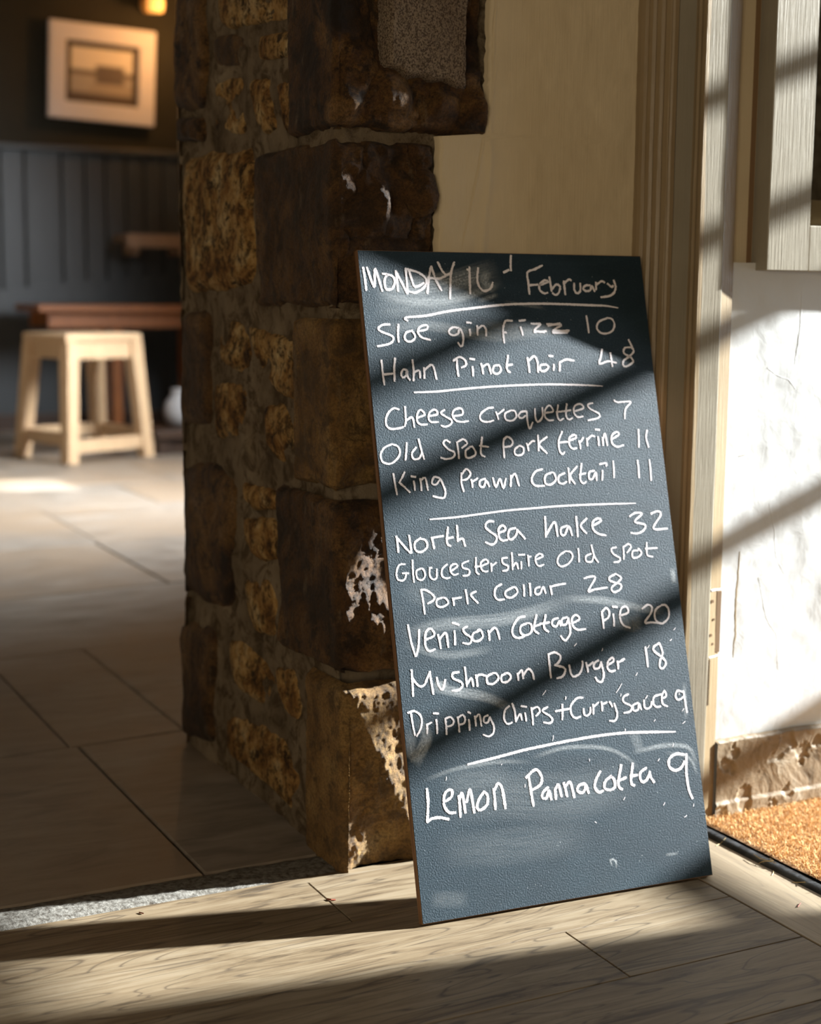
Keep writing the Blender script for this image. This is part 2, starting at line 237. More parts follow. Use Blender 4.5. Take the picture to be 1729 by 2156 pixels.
CHALK=[["MONDAY 16th February",32,[[67,9173,82,8831],[124,9174,209,8892,249,9158,329,8821],[356,9087,506,9053,536,8968,487,8871,396,8858,373,8942,387,9015,432,9076],[566,9133,572,8823],[571,9120,649,8945,716,8788],[724,9165,724,8983,716,8788],[724,9165,926,9107,1033,9011,995,8900,842,8813,715,8837],[774,9142,809,8984,851,8899,1001,8961],[1030,8803,1071,8999,1127,9208],[1133,9208,1189,9000,1264,8842],[1062,9036,1231,9025,1355,9064],[1245,9272,1298,9149,1356,9076],[1511,9276,1437,9090,1382,8720],[1356,9076,1440,9114],[1750,9206,1732,9007,1717,8796],[1706,9168,1745,9156],[1890,9195,1858,9033,1873,8922,1945,8848,2058,8886,2110,8986],[2457,9393,2437,9279,2429,9153],[2303,9133,2405,9178],[2968,9250,2835,9191,2704,9138,2699,8981,2698,8798],[2715,8943,2863,8957],[2875,8945,3036,8997,2983,9022,2891,8957,2880,8869,2958,8819,3016,8838],[3066,9073,3073,8959,3080,8845],[3085,8883,3172,8960,3231,8923,3199,8834,3138,8795,3086,8833],[3306,9013,3306,8898,3307,8796],[3308,8975,3394,9039,3442,9021],[3480,8983,3473,8874,3510,8830,3572,8862,3588,8991],[3755,8954,3668,8947,3627,8901,3672,8863,3746,8877,3783,8941,3829,8852],[3862,9000,3847,8878],[3873,8968,3966,9021,4021,8995],[4063,8983,4129,8932,4169,8958],[4179,9036,4202,8933,4161,8842,4067,8790,3912,8769]]],["rule",37,[[675,8400,633,8424,674,8449,975,8473,1309,8535,1714,8586,2163,8635,2509,8655,2856,8662,3277,8657,3703,8644,3991,8635,4205,8604]]],["Sloe gin fizz 10",29,[[391,8344,282,8338,206,8278,271,8230,417,8170,410,8098,315,8050,161,8027],[525,8344,504,8205,503,8079],[734,8253,641,8229,601,8157,628,8103,704,8096,769,8156,744,8229,708,8253],[823,8241,970,8277,969,8332,870,8314,817,8241,866,8156,1011,8113],[1484,8289,1379,8301,1307,8240,1353,8185,1448,8203,1490,8283,1531,8178,1509,8044,1473,8019,1434,8081],[1648,8270,1644,8172],[1613,8375,1692,8365],[1775,8325,1765,8178],[1776,8276,1862,8325,1910,8276,1904,8165],[2361,8400,2258,8400,2209,8325,2190,8226,2191,8059],[2197,8226,2251,8220],[2487,8306,2513,8175],[2477,8400,2589,8413],[2672,8356,2832,8356],[2831,8350,2770,8306,2709,8256],[2706,8231,2923,8243],[2708,8250,2885,8222],[2936,8350,3188,8344],[2954,8325,3169,8363],[3179,8331,3089,8287,3029,8256],[3019,8231,3311,8255],[3029,8256,3294,8236],[3024,8218,3278,8221],[3630,8478,3636,8350,3639,8210],[3994,8447,3842,8389,3787,8299,3835,8223,3934,8203,4055,8248,4105,8350,4065,8434,3979,8447]]],["Hahn Pinot Noir 48",29,[[209,7824,209,7633,216,7461],[422,7852,393,7703,380,7512],[213,7616,386,7631],[582,7677,532,7689,494,7630,507,7570,561,7593,589,7676,586,7593,624,7526],[688,7825,691,7675,674,7513],[694,7639,755,7668,785,7650,781,7554],[856,7709,845,7547],[859,7673,971,7750,1012,7708,1038,7532],[1392,7825,1384,7691,1390,7569],[1331,7807,1436,7861,1523,7811,1528,7738,1444,7703],[1631,7713,1622,7572],[1599,7835,1684,7822],[1777,7760,1792,7601],[1791,7711,1889,7747,1919,7599],[2063,7732,1981,7721,1957,7635,2021,7604,2088,7658,2065,7745],[2230,7879,2186,7682,2240,7619],[2185,7731,2294,7742],[2548,7839,2556,7615],[2571,7801,2661,7863,2707,7788,2700,7613],[2854,7736,2755,7725,2746,7650,2814,7637,2884,7698,2828,7749],[2979,7735,2961,7641],[2912,7867,2987,7860],[3082,7772,3064,7628],[3089,7771,3199,7808,3337,7788],[3837,7961,3800,7841,3766,7739,3922,7776,4070,7749],[3974,7903,3982,7686],[4342,7990,4238,7978,4214,7901,4322,7836,4356,7759,4215,7690,4176,7722,4199,7786,4326,7862,4394,7938,4342,7990],[4321,8106,4394,7938]]],["rule",31,[[669,7352,1013,7358,1409,7387,1810,7411,2257,7428,2767,7436,3045,7430,3466,7415,3777,7394]]],["Cheese croquettes 7",26,[[401,7110,327,7129,246,7078,192,6985,188,6890,245,6836,360,6838,451,6859],[501,7149,491,6942,464,6859],[491,6942,593,6992,615,6843],[682,6984,796,7029,745,7096,689,7056,665,6949,710,6888,825,6885],[864,7004,996,7031,965,7097,883,7063,848,6980,881,6920,1003,6916],[1113,7088,1050,7047,1110,6998,1208,6935,1188,6876,1093,6842,1031,6868],[1240,6995,1387,7015,1384,7100,1277,7090,1230,7019,1273,6934,1362,6907,1482,6916],[1896,7107,1794,7091,1678,7008,1681,6923,1785,6896,1888,6918],[1935,7039,1962,6922],[1951,7002,2075,7078],[2181,7058,2080,7011,2084,6925,2176,6904,2257,6958,2247,7044,2181,7058],[2425,7040,2342,7029,2294,6969,2345,6937,2418,6978],[2439,7039,2435,6892,2456,6780,2522,6877],[2580,7073,2572,6950,2605,6875,2689,6947,2707,7095],[2738,7008,2879,7029,2834,7117,2759,7069,2732,6958,2793,6895,2877,6899],[2974,7120,2942,6978,2973,6890,3047,6920],[2933,7016,3046,7025],[3123,7136,3089,6975,3128,6899,3201,6922],[3060,7025,3188,7041],[3242,7021,3403,7067,3354,7131,3251,7096,3232,6996,3287,6932,3387,6942],[3568,7139,3480,7116,3515,7052,3661,6973,3639,6911,3450,6878],[3946,7176,3999,7143,4232,7144,4130,7038,4095,6881]]],["Old Spot Pork terrine 11",27,[[248,6617,130,6574,58,6482,72,6376,181,6337,287,6392,354,6484,332,6579,248,6617],[471,6628,425,6375],[610,6558,537,6478,554,6394,644,6403,692,6484],[661,6675,684,6532,718,6377],[1145,6613,1085,6650,1040,6604,1109,6518,1201,6467,1174,6396,1054,6376,973,6403],[1256,6609,1262,6369],[1256,6609,1360,6654,1418,6592,1319,6523],[1451,6531,1380,6485,1382,6389,1461,6386,1540,6443,1492,6541,1438,6531],[1666,6675,1619,6441,1686,6384],[1612,6550,1762,6527],[2067,6669,2005,6598,1990,6355],[2009,6634,2081,6669,2154,6605,2119,6533,1982,6520],[2254,6529,2180,6483,2172,6410,2237,6389,2308,6417,2318,6502,2254,6535],[2382,6562,2402,6445],[2391,6525,2482,6595,2521,6582],[2581,6678,2566,6439],[2729,6649,2592,6543,2705,6398],[2994,6722,2921,6582,2917,6434,2966,6382,2999,6418],[2918,6557,3073,6565],[3088,6577,3220,6622,3197,6667,3108,6626,3094,6514,3143,6457,3215,6467],[3263,6571,3275,6446],[3274,6546,3347,6625],[3401,6604,3393,6486],[3414,6592,3491,6645,3545,6625],[3595,6624,3592,6486],[3567,6737,3643,6723],[3672,6609,3663,6484],[3675,6584,3722,6670,3741,6481],[3825,6579,3964,6650,3926,6689,3832,6629,3831,6516,3911,6463,4029,6485],[4314,6716,4284,6438],[4465,6699,4435,6586,4459,6433]]],["King Prawn Cocktail 11",27,[[222,6195,231,6042,247,5889],[395,6211,297,6068],[297,6068,452,5915],[520,6077,524,5941],[489,6149,564,6134],[625,6108,625,5931],[629,6084,703,6116,728,5932],[921,6108,845,6123,798,6041,859,6015,939,6095],[939,6095,993,5938,982,5844,940,5816,790,5853],[1278,6165,1262,6022,1287,5890],[1276,6141,1363,6221,1421,6147,1360,6078,1266,6058],[1424,6063,1430,5943],[1427,6027,1532,6083],[1649,6066,1567,6045,1546,5974,1609,5947,1660,6041,1702,5943],[1770,6073,1807,5939,1881,6056,1926,5922,1983,6064],[2067,6097,2041,5929],[2062,6049,2137,6119,2183,5935],[2594,6168,2482,6142,2401,6035,2443,5936,2606,5923],[2739,6114,2638,6075,2618,5965,2704,5937,2802,6007,2780,6106,2726,6120],[2959,6099,2856,6054,2846,5968,2912,5941,2985,5974],[3030,6170,3023,5942],[3180,6189,3051,6058,3119,5926],[3262,6229,3212,6002,3260,5932,3312,5961],[3206,6064,3321,6085],[3466,6116,3379,6095,3366,5996,3422,5994,3491,6090,3489,5960],[3607,6111,3581,5962],[3571,6212,3693,6220,3672,6171],[3811,6247,3792,5991],[4236,6244,4229,5973],[4448,6243,4434,5921]]],["rule",29,[[715,5522,1110,5532,1505,5559,1907,5587,2352,5602,2835,5613,3421,5609,4119,5594]]],["North Sea hake 32",29,[[173,5312,180,5079],[172,5300,266,5179,366,5056],[369,5313,374,5184,379,5056],[541,5268,445,5203,447,5098,532,5070,628,5134,613,5229,527,5257],[712,5258,733,5099],[706,5259,900,5277],[978,5397,941,5175,1000,5124],[934,5234,1052,5251],[1122,5413,1109,5177],[1112,5200,1192,5219,1218,5105],[1710,5441,1624,5446,1570,5377,1634,5302,1731,5225,1709,5142,1639,5111,1538,5152],[1777,5270,1888,5312,1855,5374,1785,5342,1771,5223,1817,5160,1911,5167],[2051,5327,1954,5308,1917,5214,1964,5164,2053,5231,2076,5314],[2074,5302,2192,5157],[2554,5469,2530,5163],[2542,5200,2699,5380,2729,5164],[2905,5318,2801,5286,2790,5199,2845,5183,2932,5304,2972,5163],[3071,5443,3062,5139],[3247,5408,3133,5306,3219,5181],[3342,5295,3489,5364,3435,5399,3341,5346,3341,5232,3434,5163,3548,5138],[3988,5403,4091,5449,4208,5430,4067,5321,4238,5261,4206,5185,4095,5139,3970,5153],[4365,5423,4483,5456,4536,5401,4381,5201,4628,5182]]],["Gloucestershire Old Spot",24,[[263,4912,174,4906,119,4794,140,4700,227,4694,274,4783],[212,4788,312,4781],[382,4962,372,4812,373,4644],[507,4838,428,4808,430,4704,502,4675,554,4742,531,4825,495,4839],[635,4842,623,4737,655,4677,720,4684,741,4823],[634,4836,673,4839],[907,4871,823,4806,812,4713,872,4674,937,4681],[946,4763,1071,4837,1023,4870,954,4833,958,4750,1005,4712,1072,4731],[1246,4897,1152,4867,1146,4809,1245,4767,1224,4698,1132,4692],[1369,4937,1352,4737,1400,4698],[1341,4808,1459,4812],[1446,4813,1556,4854,1522,4903,1439,4861,1441,4766,1489,4728,1542,4736],[1601,4839,1593,4721],[1603,4803,1688,4852],[1867,4906,1786,4899,1791,4827,1866,4787,1846,4728,1766,4722],[1948,4973,1932,4723],[1938,4770,2005,4826,2027,4729],[2086,4833,2073,4726],[2058,4936,2159,4936],[2206,4920,2201,4759],[2210,4895,2260,4904],[2324,4850,2448,4892,2404,4933,2328,4887,2330,4788,2382,4753,2455,4774],[2830,4945,2723,4888,2676,4791,2731,4725,2849,4755,2940,4850,2913,4927,2830,4945],[3048,4969,3037,4768],[3253,4881,3162,4849,3167,4773,3253,4767,3293,4854],[3276,5007,3306,4840,3366,4741],[3692,4951,3610,4936,3629,4859,3737,4788,3716,4739,3620,4732],[3817,4950,3800,4759],[3817,4950,3911,4989,3950,4942,3864,4857],[4061,4884,3971,4877,3959,4787,4047,4782,4122,4842,4066,4922],[4232,4990,4215,4810,4315,4772],[4198,4902,4408,4902]]],["Pork Collar 28",27,[[469,4538,482,4375,488,4190],[469,4538,550,4527,660,4432,635,4376,542,4336],[804,4410,699,4383,690,4302,764,4273,865,4324,829,4397,778,4406],[943,4388,950,4277],[948,4376,1085,4390],[1155,4491,1164,4285],[1314,4456,1231,4415,1333,4284],[1730,4534,1632,4481,1606,4376,1652,4314,1757,4312],[1909,4474,1784,4423,1789,4351,1879,4333,1974,4398,1949,4471,1883,4476],[2086,4497,2073,4331],[2185,4512,2177,4327],[2345,4451,2273,4431,2264,4358,2333,4353,2401,4447,2431,4346],[2514,4452,2526,4321],[2512,4440,2642,4462,2778,4471],[3092,4526,3196,4544,3280,4526,3140,4334,3243,4352,3470,4367],[3634,4559,3518,4510,3533,4458,3701,4396,3676,4321,3570,4291,3535,4357,3662,4437,3721,4496,3634,4559]]],["Venison Cottage pie 20",29,[[217,4063,241,3826,287,3616],[378,3987,348,3771,294,3615],[443,3832,601,3889,561,3984,480,3945,448,3763,502,3678,599,3698],[659,3895,681,3691],[670,3825,781,3909,796,3699],[918,3927,902,3725],[899,4045,1003,4001],[1123,3974,1055,3945,1074,3885,1169,3807,1134,3729,1020,3750],[1309,3901,1201,3863,1190,3771,1280,3757,1352,3816,1324,3912,1271,3904],[1445,3890,1448,3743],[1454,3854,1534,3918,1583,3891,1612,3747],[2052,4044,1944,4028,1835,3895,1835,3788,1923,3745,2061,3782],[2081,3946,1969,3908,1958,3814,2033,3772,2133,3823,2133,3930,2054,3948],[2242,4053,2177,3855,2249,3778],[2182,3891,2305,3917],[2391,4042,2342,3866,2414,3789],[2281,3919,2445,3930],[2587,3979,2503,3961,2481,3891,2545,3862,2610,3941,2613,3857],[2738,3979,2653,3962,2643,3878,2712,3885,2757,3966],[2757,3966,2767,3772,2714,3681,2656,3649,2597,3726],[2823,3888,2939,3939,2892,4003,2818,3961,2818,3852,2892,3786,3031,3787],[3325,4019,3328,3764],[3324,4007,3402,4068,3451,4010,3426,3926,3321,3874],[3516,3968,3506,3786],[3516,4078,3606,4065],[3624,3935,3771,3973,3754,4060,3667,4042,3623,3923,3663,3798,3783,3740],[4019,4010,4127,4064,4193,4016,4151,3920,4042,3805,4163,3796,4305,3772],[4370,4040,4261,3986,4220,3890,4251,3801,4348,3769,4461,3847,4477,3970,4428,4035,4356,4041]]],["Mushroom Burger 18",30,[[206,3440,199,3258,191,3071],[206,3326,288,3216,376,3219,477,3393],[477,3393,488,3208,498,3070],[575,3303,588,3199,644,3125,704,3268],[923,3346,826,3338,825,3269,945,3200,952,3142,882,3096,781,3100],[1020,3407,1021,3129],[1024,3158,1105,3243,1123,3120],[1180,3282,1187,3114],[1175,3236,1238,3283,1339,3256],[1447,3281,1351,3243,1353,3150,1443,3136,1529,3204,1498,3277,1434,3283],[1654,3262,1579,3234,1576,3153,1653,3140,1726,3197,1693,3259,1641,3264],[1837,3246,1838,3140],[1849,3233,1909,3286,1920,3156],[1927,3214,2016,3294,2076,3236,2090,3128],[2368,3471,2366,3281,2367,3126],[2362,3471,2473,3491,2560,3430,2523,3350,2450,3309],[2450,3309,2594,3260,2607,3200,2551,3133,2454,3118],[2686,3288,2703,3155,2753,3115,2856,3165,2911,3280,2905,3334],[2969,3299,2985,3153],[2975,3238,3094,3300],[3179,3316,3104,3275,3095,3203,3179,3208,3218,3289],[3218,3289,3243,3106,3195,3002,3127,3020,3094,3083],[3322,3231,3434,3282,3419,3332,3343,3290,3317,3195,3366,3137,3451,3147],[3496,3276,3494,3155],[3500,3252,3626,3301],[4001,3440,4004,3140],[4251,3481,4143,3428,4149,3366,4291,3243,4324,3167,4257,3099,4210,3128,4231,3224,4288,3330,4251,3481]]],["Dripping Chips + Curry Sauce 9",27,[[132,2856,145,2679,162,2537],[87,2860,179,2875,263,2819,285,2723,254,2621,179,2523],[356,2669,342,2541],[356,2669,437,2696],[505,2724,496,2525],[470,2816,553,2801],[642,2722,637,2498],[642,2722,722,2737,768,2673,722,2619,643,2615],[833,2726,835,2512],[832,2714,908,2748,943,2703,922,2633,841,2618],[999,2673,995,2519],[998,2780,1041,2752],[1096,2711,1100,2567],[1100,2686,1171,2727,1185,2558],[1302,2702,1240,2684,1232,2613,1291,2607,1326,2675],[1326,2675,1377,2538,1353,2445,1282,2411,1192,2445],[1651,2799,1577,2746,1550,2628,1595,2552,1678,2567],[1702,2830,1730,2718,1732,2561],[1735,2585,1813,2674,1829,2576],[1889,2678,1895,2557],[1840,2780,1933,2758],[2000,2740,1997,2492],[1997,2716,2096,2742,2130,2678,2053,2613],[2261,2726,2172,2680,2273,2603,2321,2537,2274,2493,2166,2517],[2382,2653,2621,2665],[2504,2738,2476,2515],[2851,2802,2751,2800,2640,2700,2639,2578,2702,2522,2789,2538],[2845,2643,2848,2556,2902,2539,2951,2583,2960,2656],[3007,2688,2995,2542],[3009,2651,3111,2715],[3153,2711,3150,2575],[3155,2674,3252,2701],[3288,2698,3328,2619],[3363,2666,3394,2513,3346,2419,3246,2429],[3618,2778,3534,2749,3524,2675,3645,2600,3621,2528,3503,2515],[3767,2638,3676,2610,3680,2534,3754,2539,3780,2624,3811,2527],[3874,2665,3868,2566,3915,2536,3979,2567,4003,2640],[4178,2724,4055,2698,4027,2600,4079,2545,4154,2550],[4184,2660,4263,2690,4243,2768,4189,2698,4188,2584,4271,2532],[4552,2726,4465,2747,4425,2675,4462,2614,4557,2649,4582,2723],[4569,2737,4580,2596,4591,2405]]],["rule",40,[[916,2060,1110,2079,1381,2108,1793,2158,2174,2188,2596,2215,3022,2231,3453,2228,3887,2195,4356,2151]]],["Lemon Panna Cotta 9",37,[[259,1803,256,1606,215,1344],[216,1356,297,1392,413,1389,551,1348],[487,1589,610,1643,633,1734,569,1742,510,1679,495,1541,561,1440,664,1427],[729,1652,721,1349],[736,1605,784,1681,805,1397],[835,1546,906,1713,928,1557,941,1380],[1125,1663,1019,1546,994,1444,1044,1414,1143,1472,1170,1587,1125,1663],[1274,1680,1267,1386],[1285,1655,1348,1743,1406,1665,1426,1378],[1842,1804,1854,1563,1871,1358],[1798,1773,1960,1868,2044,1768,2016,1651,1857,1586],[2133,1601,2043,1540,2021,1471,2087,1451,2141,1552,2165,1411],[2238,1552,2234,1408],[2236,1541,2301,1617,2334,1432],[2391,1632,2421,1424],[2413,1582,2489,1633,2518,1533,2536,1397],[2735,1579,2635,1567,2598,1499,2663,1455,2724,1496,2747,1566,2779,1428],[3008,1724,2924,1618,2889,1512,2942,1433,3030,1447],[3183,1636,3075,1576,3048,1481,3129,1441,3219,1473,3219,1583,3168,1638],[3366,1775,3297,1574,3289,1464,3348,1420],[3272,1552,3435,1588],[3562,1777,3499,1525,3521,1467,3563,1456],[3495,1600,3625,1597],[3783,1684,3673,1629,3660,1531,3713,1488,3793,1540,3835,1635],[3833,1622,3838,1547,3891,1454],[4466,1800,4320,1829,4192,1768,4177,1657,4272,1590,4381,1622,4454,1714],[4497,1809,4459,1537,4469,1285,4517,1142]]],["fleck",9,[[2840,3586,2801,3553],[4068,3459,4027,3419],[4554,3678,4522,3654],[4467,3518,4434,3496],[3522,2935,3415,2818],[3270,3478,3251,3443],[3809,3072,3775,3033],[2259,2959,2198,2900],[3934,2726,3901,2693],[2569,2840,2558,2806],[3522,2937,3420,2822],[2579,2835,2561,2800],[3495,2790,3477,2760],[3940,2722,3898,2682],[4540,2473,4505,2439],[4537,2284,4488,2257],[4025,2362,4000,2339],[2304,2308,2282,2237],[3501,2279,3489,2243],[4491,2719,4486,2681],[4292,1976,4272,1940],[4021,1787,3988,1759],[2851,1912,2845,1883],[4017,1788,3992,1763],[3362,1302,3336,1272],[4026,1146,3999,1113],[4373,916,4333,897],[2848,1914,2847,1886],[2833,1021,2852,1001],[4521,1066,4508,1030],[570,1923,555,1878],[1770,1680,1761,1640],[1439,2000,1425,1995]]]]
SMEARS=[[[5,896,66,888,143,897,223,920],0.039,0.35],[[21,878,87,868,156,875,228,898],0.0169,0.4],[[4,858,100,858,178,869],0.0325,0.18],[[23,827,98,833,203,816,291,823],0.0195,0.25],[[182,833,251,826,324,826],0.0234,0.22],[[207,916,197,898,215,887],0.0169,0.4],[[182,869,218,880],0.0091,0.3],[[10,392,73,403,170,403,281,422],0.0221,0.3],[[12,382,75,360,150,363],0.0143,0.22],[[42,320,84,308,135,294,170,274],0.0169,0.4],[[53,322,74,317],0.0117,0.45],[[266,426,337,418,416,398,441,396],0.0143,0.35],[[349,389,389,379,384,400],0.026,0.18],[[1,265,3,226,34,248,23,276],0.0195,0.33],[[2,213,26,236,35,255],0.0195,0.28],[[21,191,73,202,139,204,192,198],0.0078,0.25],[[192,204,247,212,310,205,347,187,369,164],0.0078,0.35],[[356,193,414,197,455,189,472,159],0.0091,0.4],[[413,187,453,175,465,146],0.0065,0.3],[[24,158,134,158,247,144,368,157],0.078,0.1],[[-4,98,126,87,279,86],0.0585,0.07],[[462,459,463,434],0.0104,0.5],[[460,287,456,231],0.0078,0.35],[[304,36,301,46,310,43,309,32],0.0046,0.5],[[393,40,417,40],0.0052,0.3],[[48,181,100,188,159,182],0.039,0.08],[[18,501,85,510,213,503],0.0585,0.06],[[361,227,372,191],0.0195,0.18],[[7,462,56,445,86,456],0.039,0.08],[[11,32,74,23],0.026,0.09],[[225,869,295,859],0.0065,0.2]]
RUBBLE=[[[2.726,1.394],[2.559,1.366],[2.565,1.156],[2.735,1.173]],[[2.719,1.165],[2.575,1.151],[2.581,1.11],[2.726,1.12]],[[2.528,1.361],[2.167,1.3],[2.182,1.254],[2.363,1.271],[2.472,1.28],[2.523,1.306]],[[2.547,1.283],[2.461,1.276],[2.349,1.251],[2.354,1.208],[2.544,1.231]],[[2.338,1.253],[2.171,1.241],[2.168,1.195],[2.335,1.214]],[[2.544,1.212],[2.396,1.198],[2.383,1.103],[2.535,1.115]],[[2.373,1.192],[2.278,1.184],[2.244,1.095],[2.314,1.097],[2.361,1.142]],[[2.259,1.178],[2.175,1.169],[2.172,1.089],[2.217,1.089]],[[2.7,1.1],[2.345,1.08],[2.344,0.856],[2.483,0.846],[2.696,0.851]],[[2.328,1.073],[2.292,1.074],[2.313,1.013],[2.306,0.894],[2.27,0.834],[2.325,0.841]],[[2.705,0.819],[2.58,0.821],[2.544,0.782],[2.561,0.615],[2.719,0.6]],[[2.531,0.815],[2.415,0.803],[2.329,0.734],[2.417,0.714],[2.521,0.732]],[[2.397,0.802],[2.227,0.789],[2.158,0.776],[2.158,0.684],[2.208,0.681],[2.288,0.704],[2.361,0.752]],[[2.559,0.699],[2.383,0.707],[2.358,0.663],[2.374,0.602],[2.549,0.595]],[[2.319,0.672],[2.228,0.685],[2.159,0.639],[2.161,0.585],[2.248,0.58],[2.31,0.612]],[[2.732,0.534],[2.538,0.562],[2.438,0.544],[2.428,0.48],[2.446,0.378],[2.472,0.29],[2.622,0.294],[2.73,0.293]],[[2.415,0.538],[2.259,0.54],[2.253,0.507],[2.354,0.492],[2.416,0.506]],[[2.421,0.474],[2.269,0.495],[2.233,0.467],[2.246,0.427],[2.323,0.407],[2.415,0.424]],[[2.412,0.372],[2.291,0.398],[2.25,0.356],[2.255,0.294],[2.357,0.284],[2.406,0.311]],[[2.744,0.235],[2.541,0.266],[2.535,0.191],[2.571,0.094],[2.552,0.033],[2.741,0.004]],[[2.502,0.248],[2.425,0.261],[2.304,0.243],[2.227,0.205],[2.242,0.177],[2.359,0.164],[2.474,0.17]],[[2.276,0.247],[2.191,0.266],[2.152,0.231],[2.149,0.17],[2.219,0.179],[2.262,0.212]],[[2.525,0.104],[2.337,0.143],[2.201,0.139],[2.153,0.107],[2.141,0.017],[2.232,0.028],[2.361,0.035],[2.514,0.034]]]
# ------------------------------------------------------------------ setting: floors
fl = put('floor', *box(-3, 3.2, -3, 9.5, -.12, -.022), M['gap']); tag(fl, kind='structure')
def plank(x0, x1, y0, y1, z=0.0, mat='plank', name='plank', th=.02, g=.0009):
    return bx(name, M[mat], fl, x0+g, x1-g, y0+g, y1-g, z-th, z, b=.0011)
rows = [1.985, 1.965, 1.808, 1.654, 1.500, 1.345, 1.190, 1.035, .880, .725]
cuts = {0: [-.2, 1.364], 1: [-.7, .839, 1.364], 2: [-.9, .30, 1.364], 3: [-.7, 1.083, 1.364], 4: [-.9, .55, 1.364], 5: [-.7, .92, 1.364], 6: [-.9, .2, 1.364], 7: [-.7, .7, 1.364], 8: [-.9, .4, 1.364]}
for i in range(9):
    cs = [-2.0]+cuts[i]
    for a, b in zip(cs, cs[1:]):
        if i == 1: plank(a, b, rows[2], rows[1])
        elif i == 0: plank(a, b, rows[1], rows[0])
        else: plank(a, b, rows[i+1], rows[i])
plank(1.3655, 1.487, .30, 1.98, mat='plank_y'); plank(1.3655, 1.487, -1.2, .30, mat='plank_y')
bx('floor_boarding', M['plank'], fl, -2.9, 1.36, -2.9, .72, -.02, -.001)
# ragged lime mortar at the threshold between boards and flagstones
V = []; F = []; nx, ny = 150, 12
for i in range(nx+1):
    x = -1.2 + 2.10*i/nx
    for j in range(ny+1):
        t = j/ny; y = 1.984+.078*t; e = min(1, t*5, (1-t)*4)
        if j == 0: y += .006*fr(x, 3, 0, 30)
        if j == ny: y += .012*fr(x, 9, 0, 20)
        V.append((x, y, -.003 + e*(.003+.004*abs(fr(x, y, 2, 40)) + .0035*max(0, fr(x, y, 5, 130)))))
for i in range(nx):
    for j in range(ny): a = i*(ny+1)+j; F.append((a, a+1, a+ny+2, a+ny+1))
k = N('threshold_mortar'); p = k.pos(); a = k.noise(p, 130, 5); k.col(k.ramp(a, [(.3, (.06, .05, .04)), (.6, (.19, .18, .16))]), .9, .1); k.bump(a, .002, 1)
put('threshold_mortar', V, F, k.m, fl, True)
def flag(pts, z=0.0):
    """one flagstone: chamfered prism from four floor corners"""
    c = [sum(p[0] for p in pts)/4, sum(p[1] for p in pts)/4]; V = []
    for s, zz in ((.002, -.025), (.002, z-.003), (.005, z)):
        for x, y in pts:
            dx, dy = x-c[0], y-c[1]; L = math.hypot(dx, dy); V.append((x-dx/L*s*1.4, y-dy/L*s*1.4, zz))
    F = [(0, 1, 2, 3), (8, 9, 10, 11)]
    for r in (0, 4):
        for k_ in range(4): F.append((r+k_, r+(k_+1) % 4, r+4+(k_+1) % 4, r+4+k_))
    return put('flagstone', V, F, M['flag'], fl)
ys = [2.062, 2.80, 3.56, 4.25, 5.05, 5.9, 6.6, 7.35, 8.1, 8.8, 9.49]
xs = [[-2.9, -1.1, -.1, .715, 1.5], [-2.9, -.6, .70, .93, 2.2], [-2.9, -.9, .05, .64, 1.75, 3.19], [-2.9, -.3, .5, 1.385, 2.3, 3.19], [-2.9, -.2, .8, 1.40, 2.5, 3.19], [-2.9, .1, 1.0, 1.9, 3.19],
      [-2.9, .3, 1.35, 2.2, 3.19], [-2.9, .5, 1.6, 2.6, 3.19], [-2.9, .8, 1.8, 2.5, 3.19], [-2.9, .9, 2.0, 2.7, 3.19]]
sl = .07
for i in range(10):
    for a, b in zip(xs[i], xs[i][1:]):
        y0 = ys[i]; y1 = ys[i+1]; q = lambda x, yy, e: yy + (e*(x-1)*.09)
        f0 = 0 if i == 0 else 1; f1 = 0 if i == 9 else 1
        flag([(a, q(a, y0, f0)), (b, q(b, y0, f0)), (b, q(b, y1, f1)), (a, q(a, y1, f1))], z=random.uniform(-.001, .001))
ce = put('ceiling', *box(-3.2, 3.5, -3.2, 9.8, 2.9, 3.0), M['ceiling']); tag(ce, kind='structure')
wl = put('wall_left', *box(-3.2, -3.0, -3.2, 9.8, -.1, 2.9), M['wallplain']); tag(wl, kind='structure')
wf = put('wall_front', *box(-3.0, 3.2, -3.2, -3.0, -.1, 2.9), M['wallplain']); tag(wf, kind='structure')

# ------------------------------------------------------------------ setting: outer wall with the glazed entrance, x = 3.2
def wall_x(spans):
    """wall slab at x 3.2 to 3.36 with openings [(y0, y1, z0, z1)]"""
    P = []; y = -3.2
    for y0, y1, z0, z1 in spans:
        P.append(box(3.2, 3.36, y, y0, -.1, 2.9))
        if z0 > -.1: P.append(box(3.2, 3.36, y0, y1, -.1, z0))
        P.append(box(3.2, 3.36, y0, y1, z1, 2.9)); y = y1
    P.append(box(3.2, 3.36, y, 9.8, -.1, 2.9)); return join(P)
we = put('wall_entrance', *wall_x([(.2, 1.80, -.02, 2.12), (4.75, 6.15, .9, 2.1), (6.25, 6.74, .54, 2.1)]), M['wallplain']); tag(we, kind='structure')
d1 = empty('door_1', (3.2, .3, 0)); tag(d1, kind='structure')
def dpart(n, mat, *a, **kk):
    o = bx(n, M[mat], d1, *a, **kk); o.location = (-3.2, -.3, 0); return o
dpart('door_frame', 'sash', 3.19, 3.27, .2, .27, 0, 2.12); dpart('door_frame', 'sash', 3.19, 3.27, 1.72, 1.80, 0, 2.12); dpart('door_frame', 'sash', 3.19, 3.27, .27, 1.72, 2.05, 2.12)
dpart('door_leaf', 'sash', 3.20, 3.245, .27, 1.23, .005, 2.05)
dpart('door_mullion', 'sash', 3.19, 3.25, 1.23, 1.278, .005, 2.05)
dpart('bottom_rail', 'sash', 3.20, 3.24, 1.278, 1.72, .005, .20)
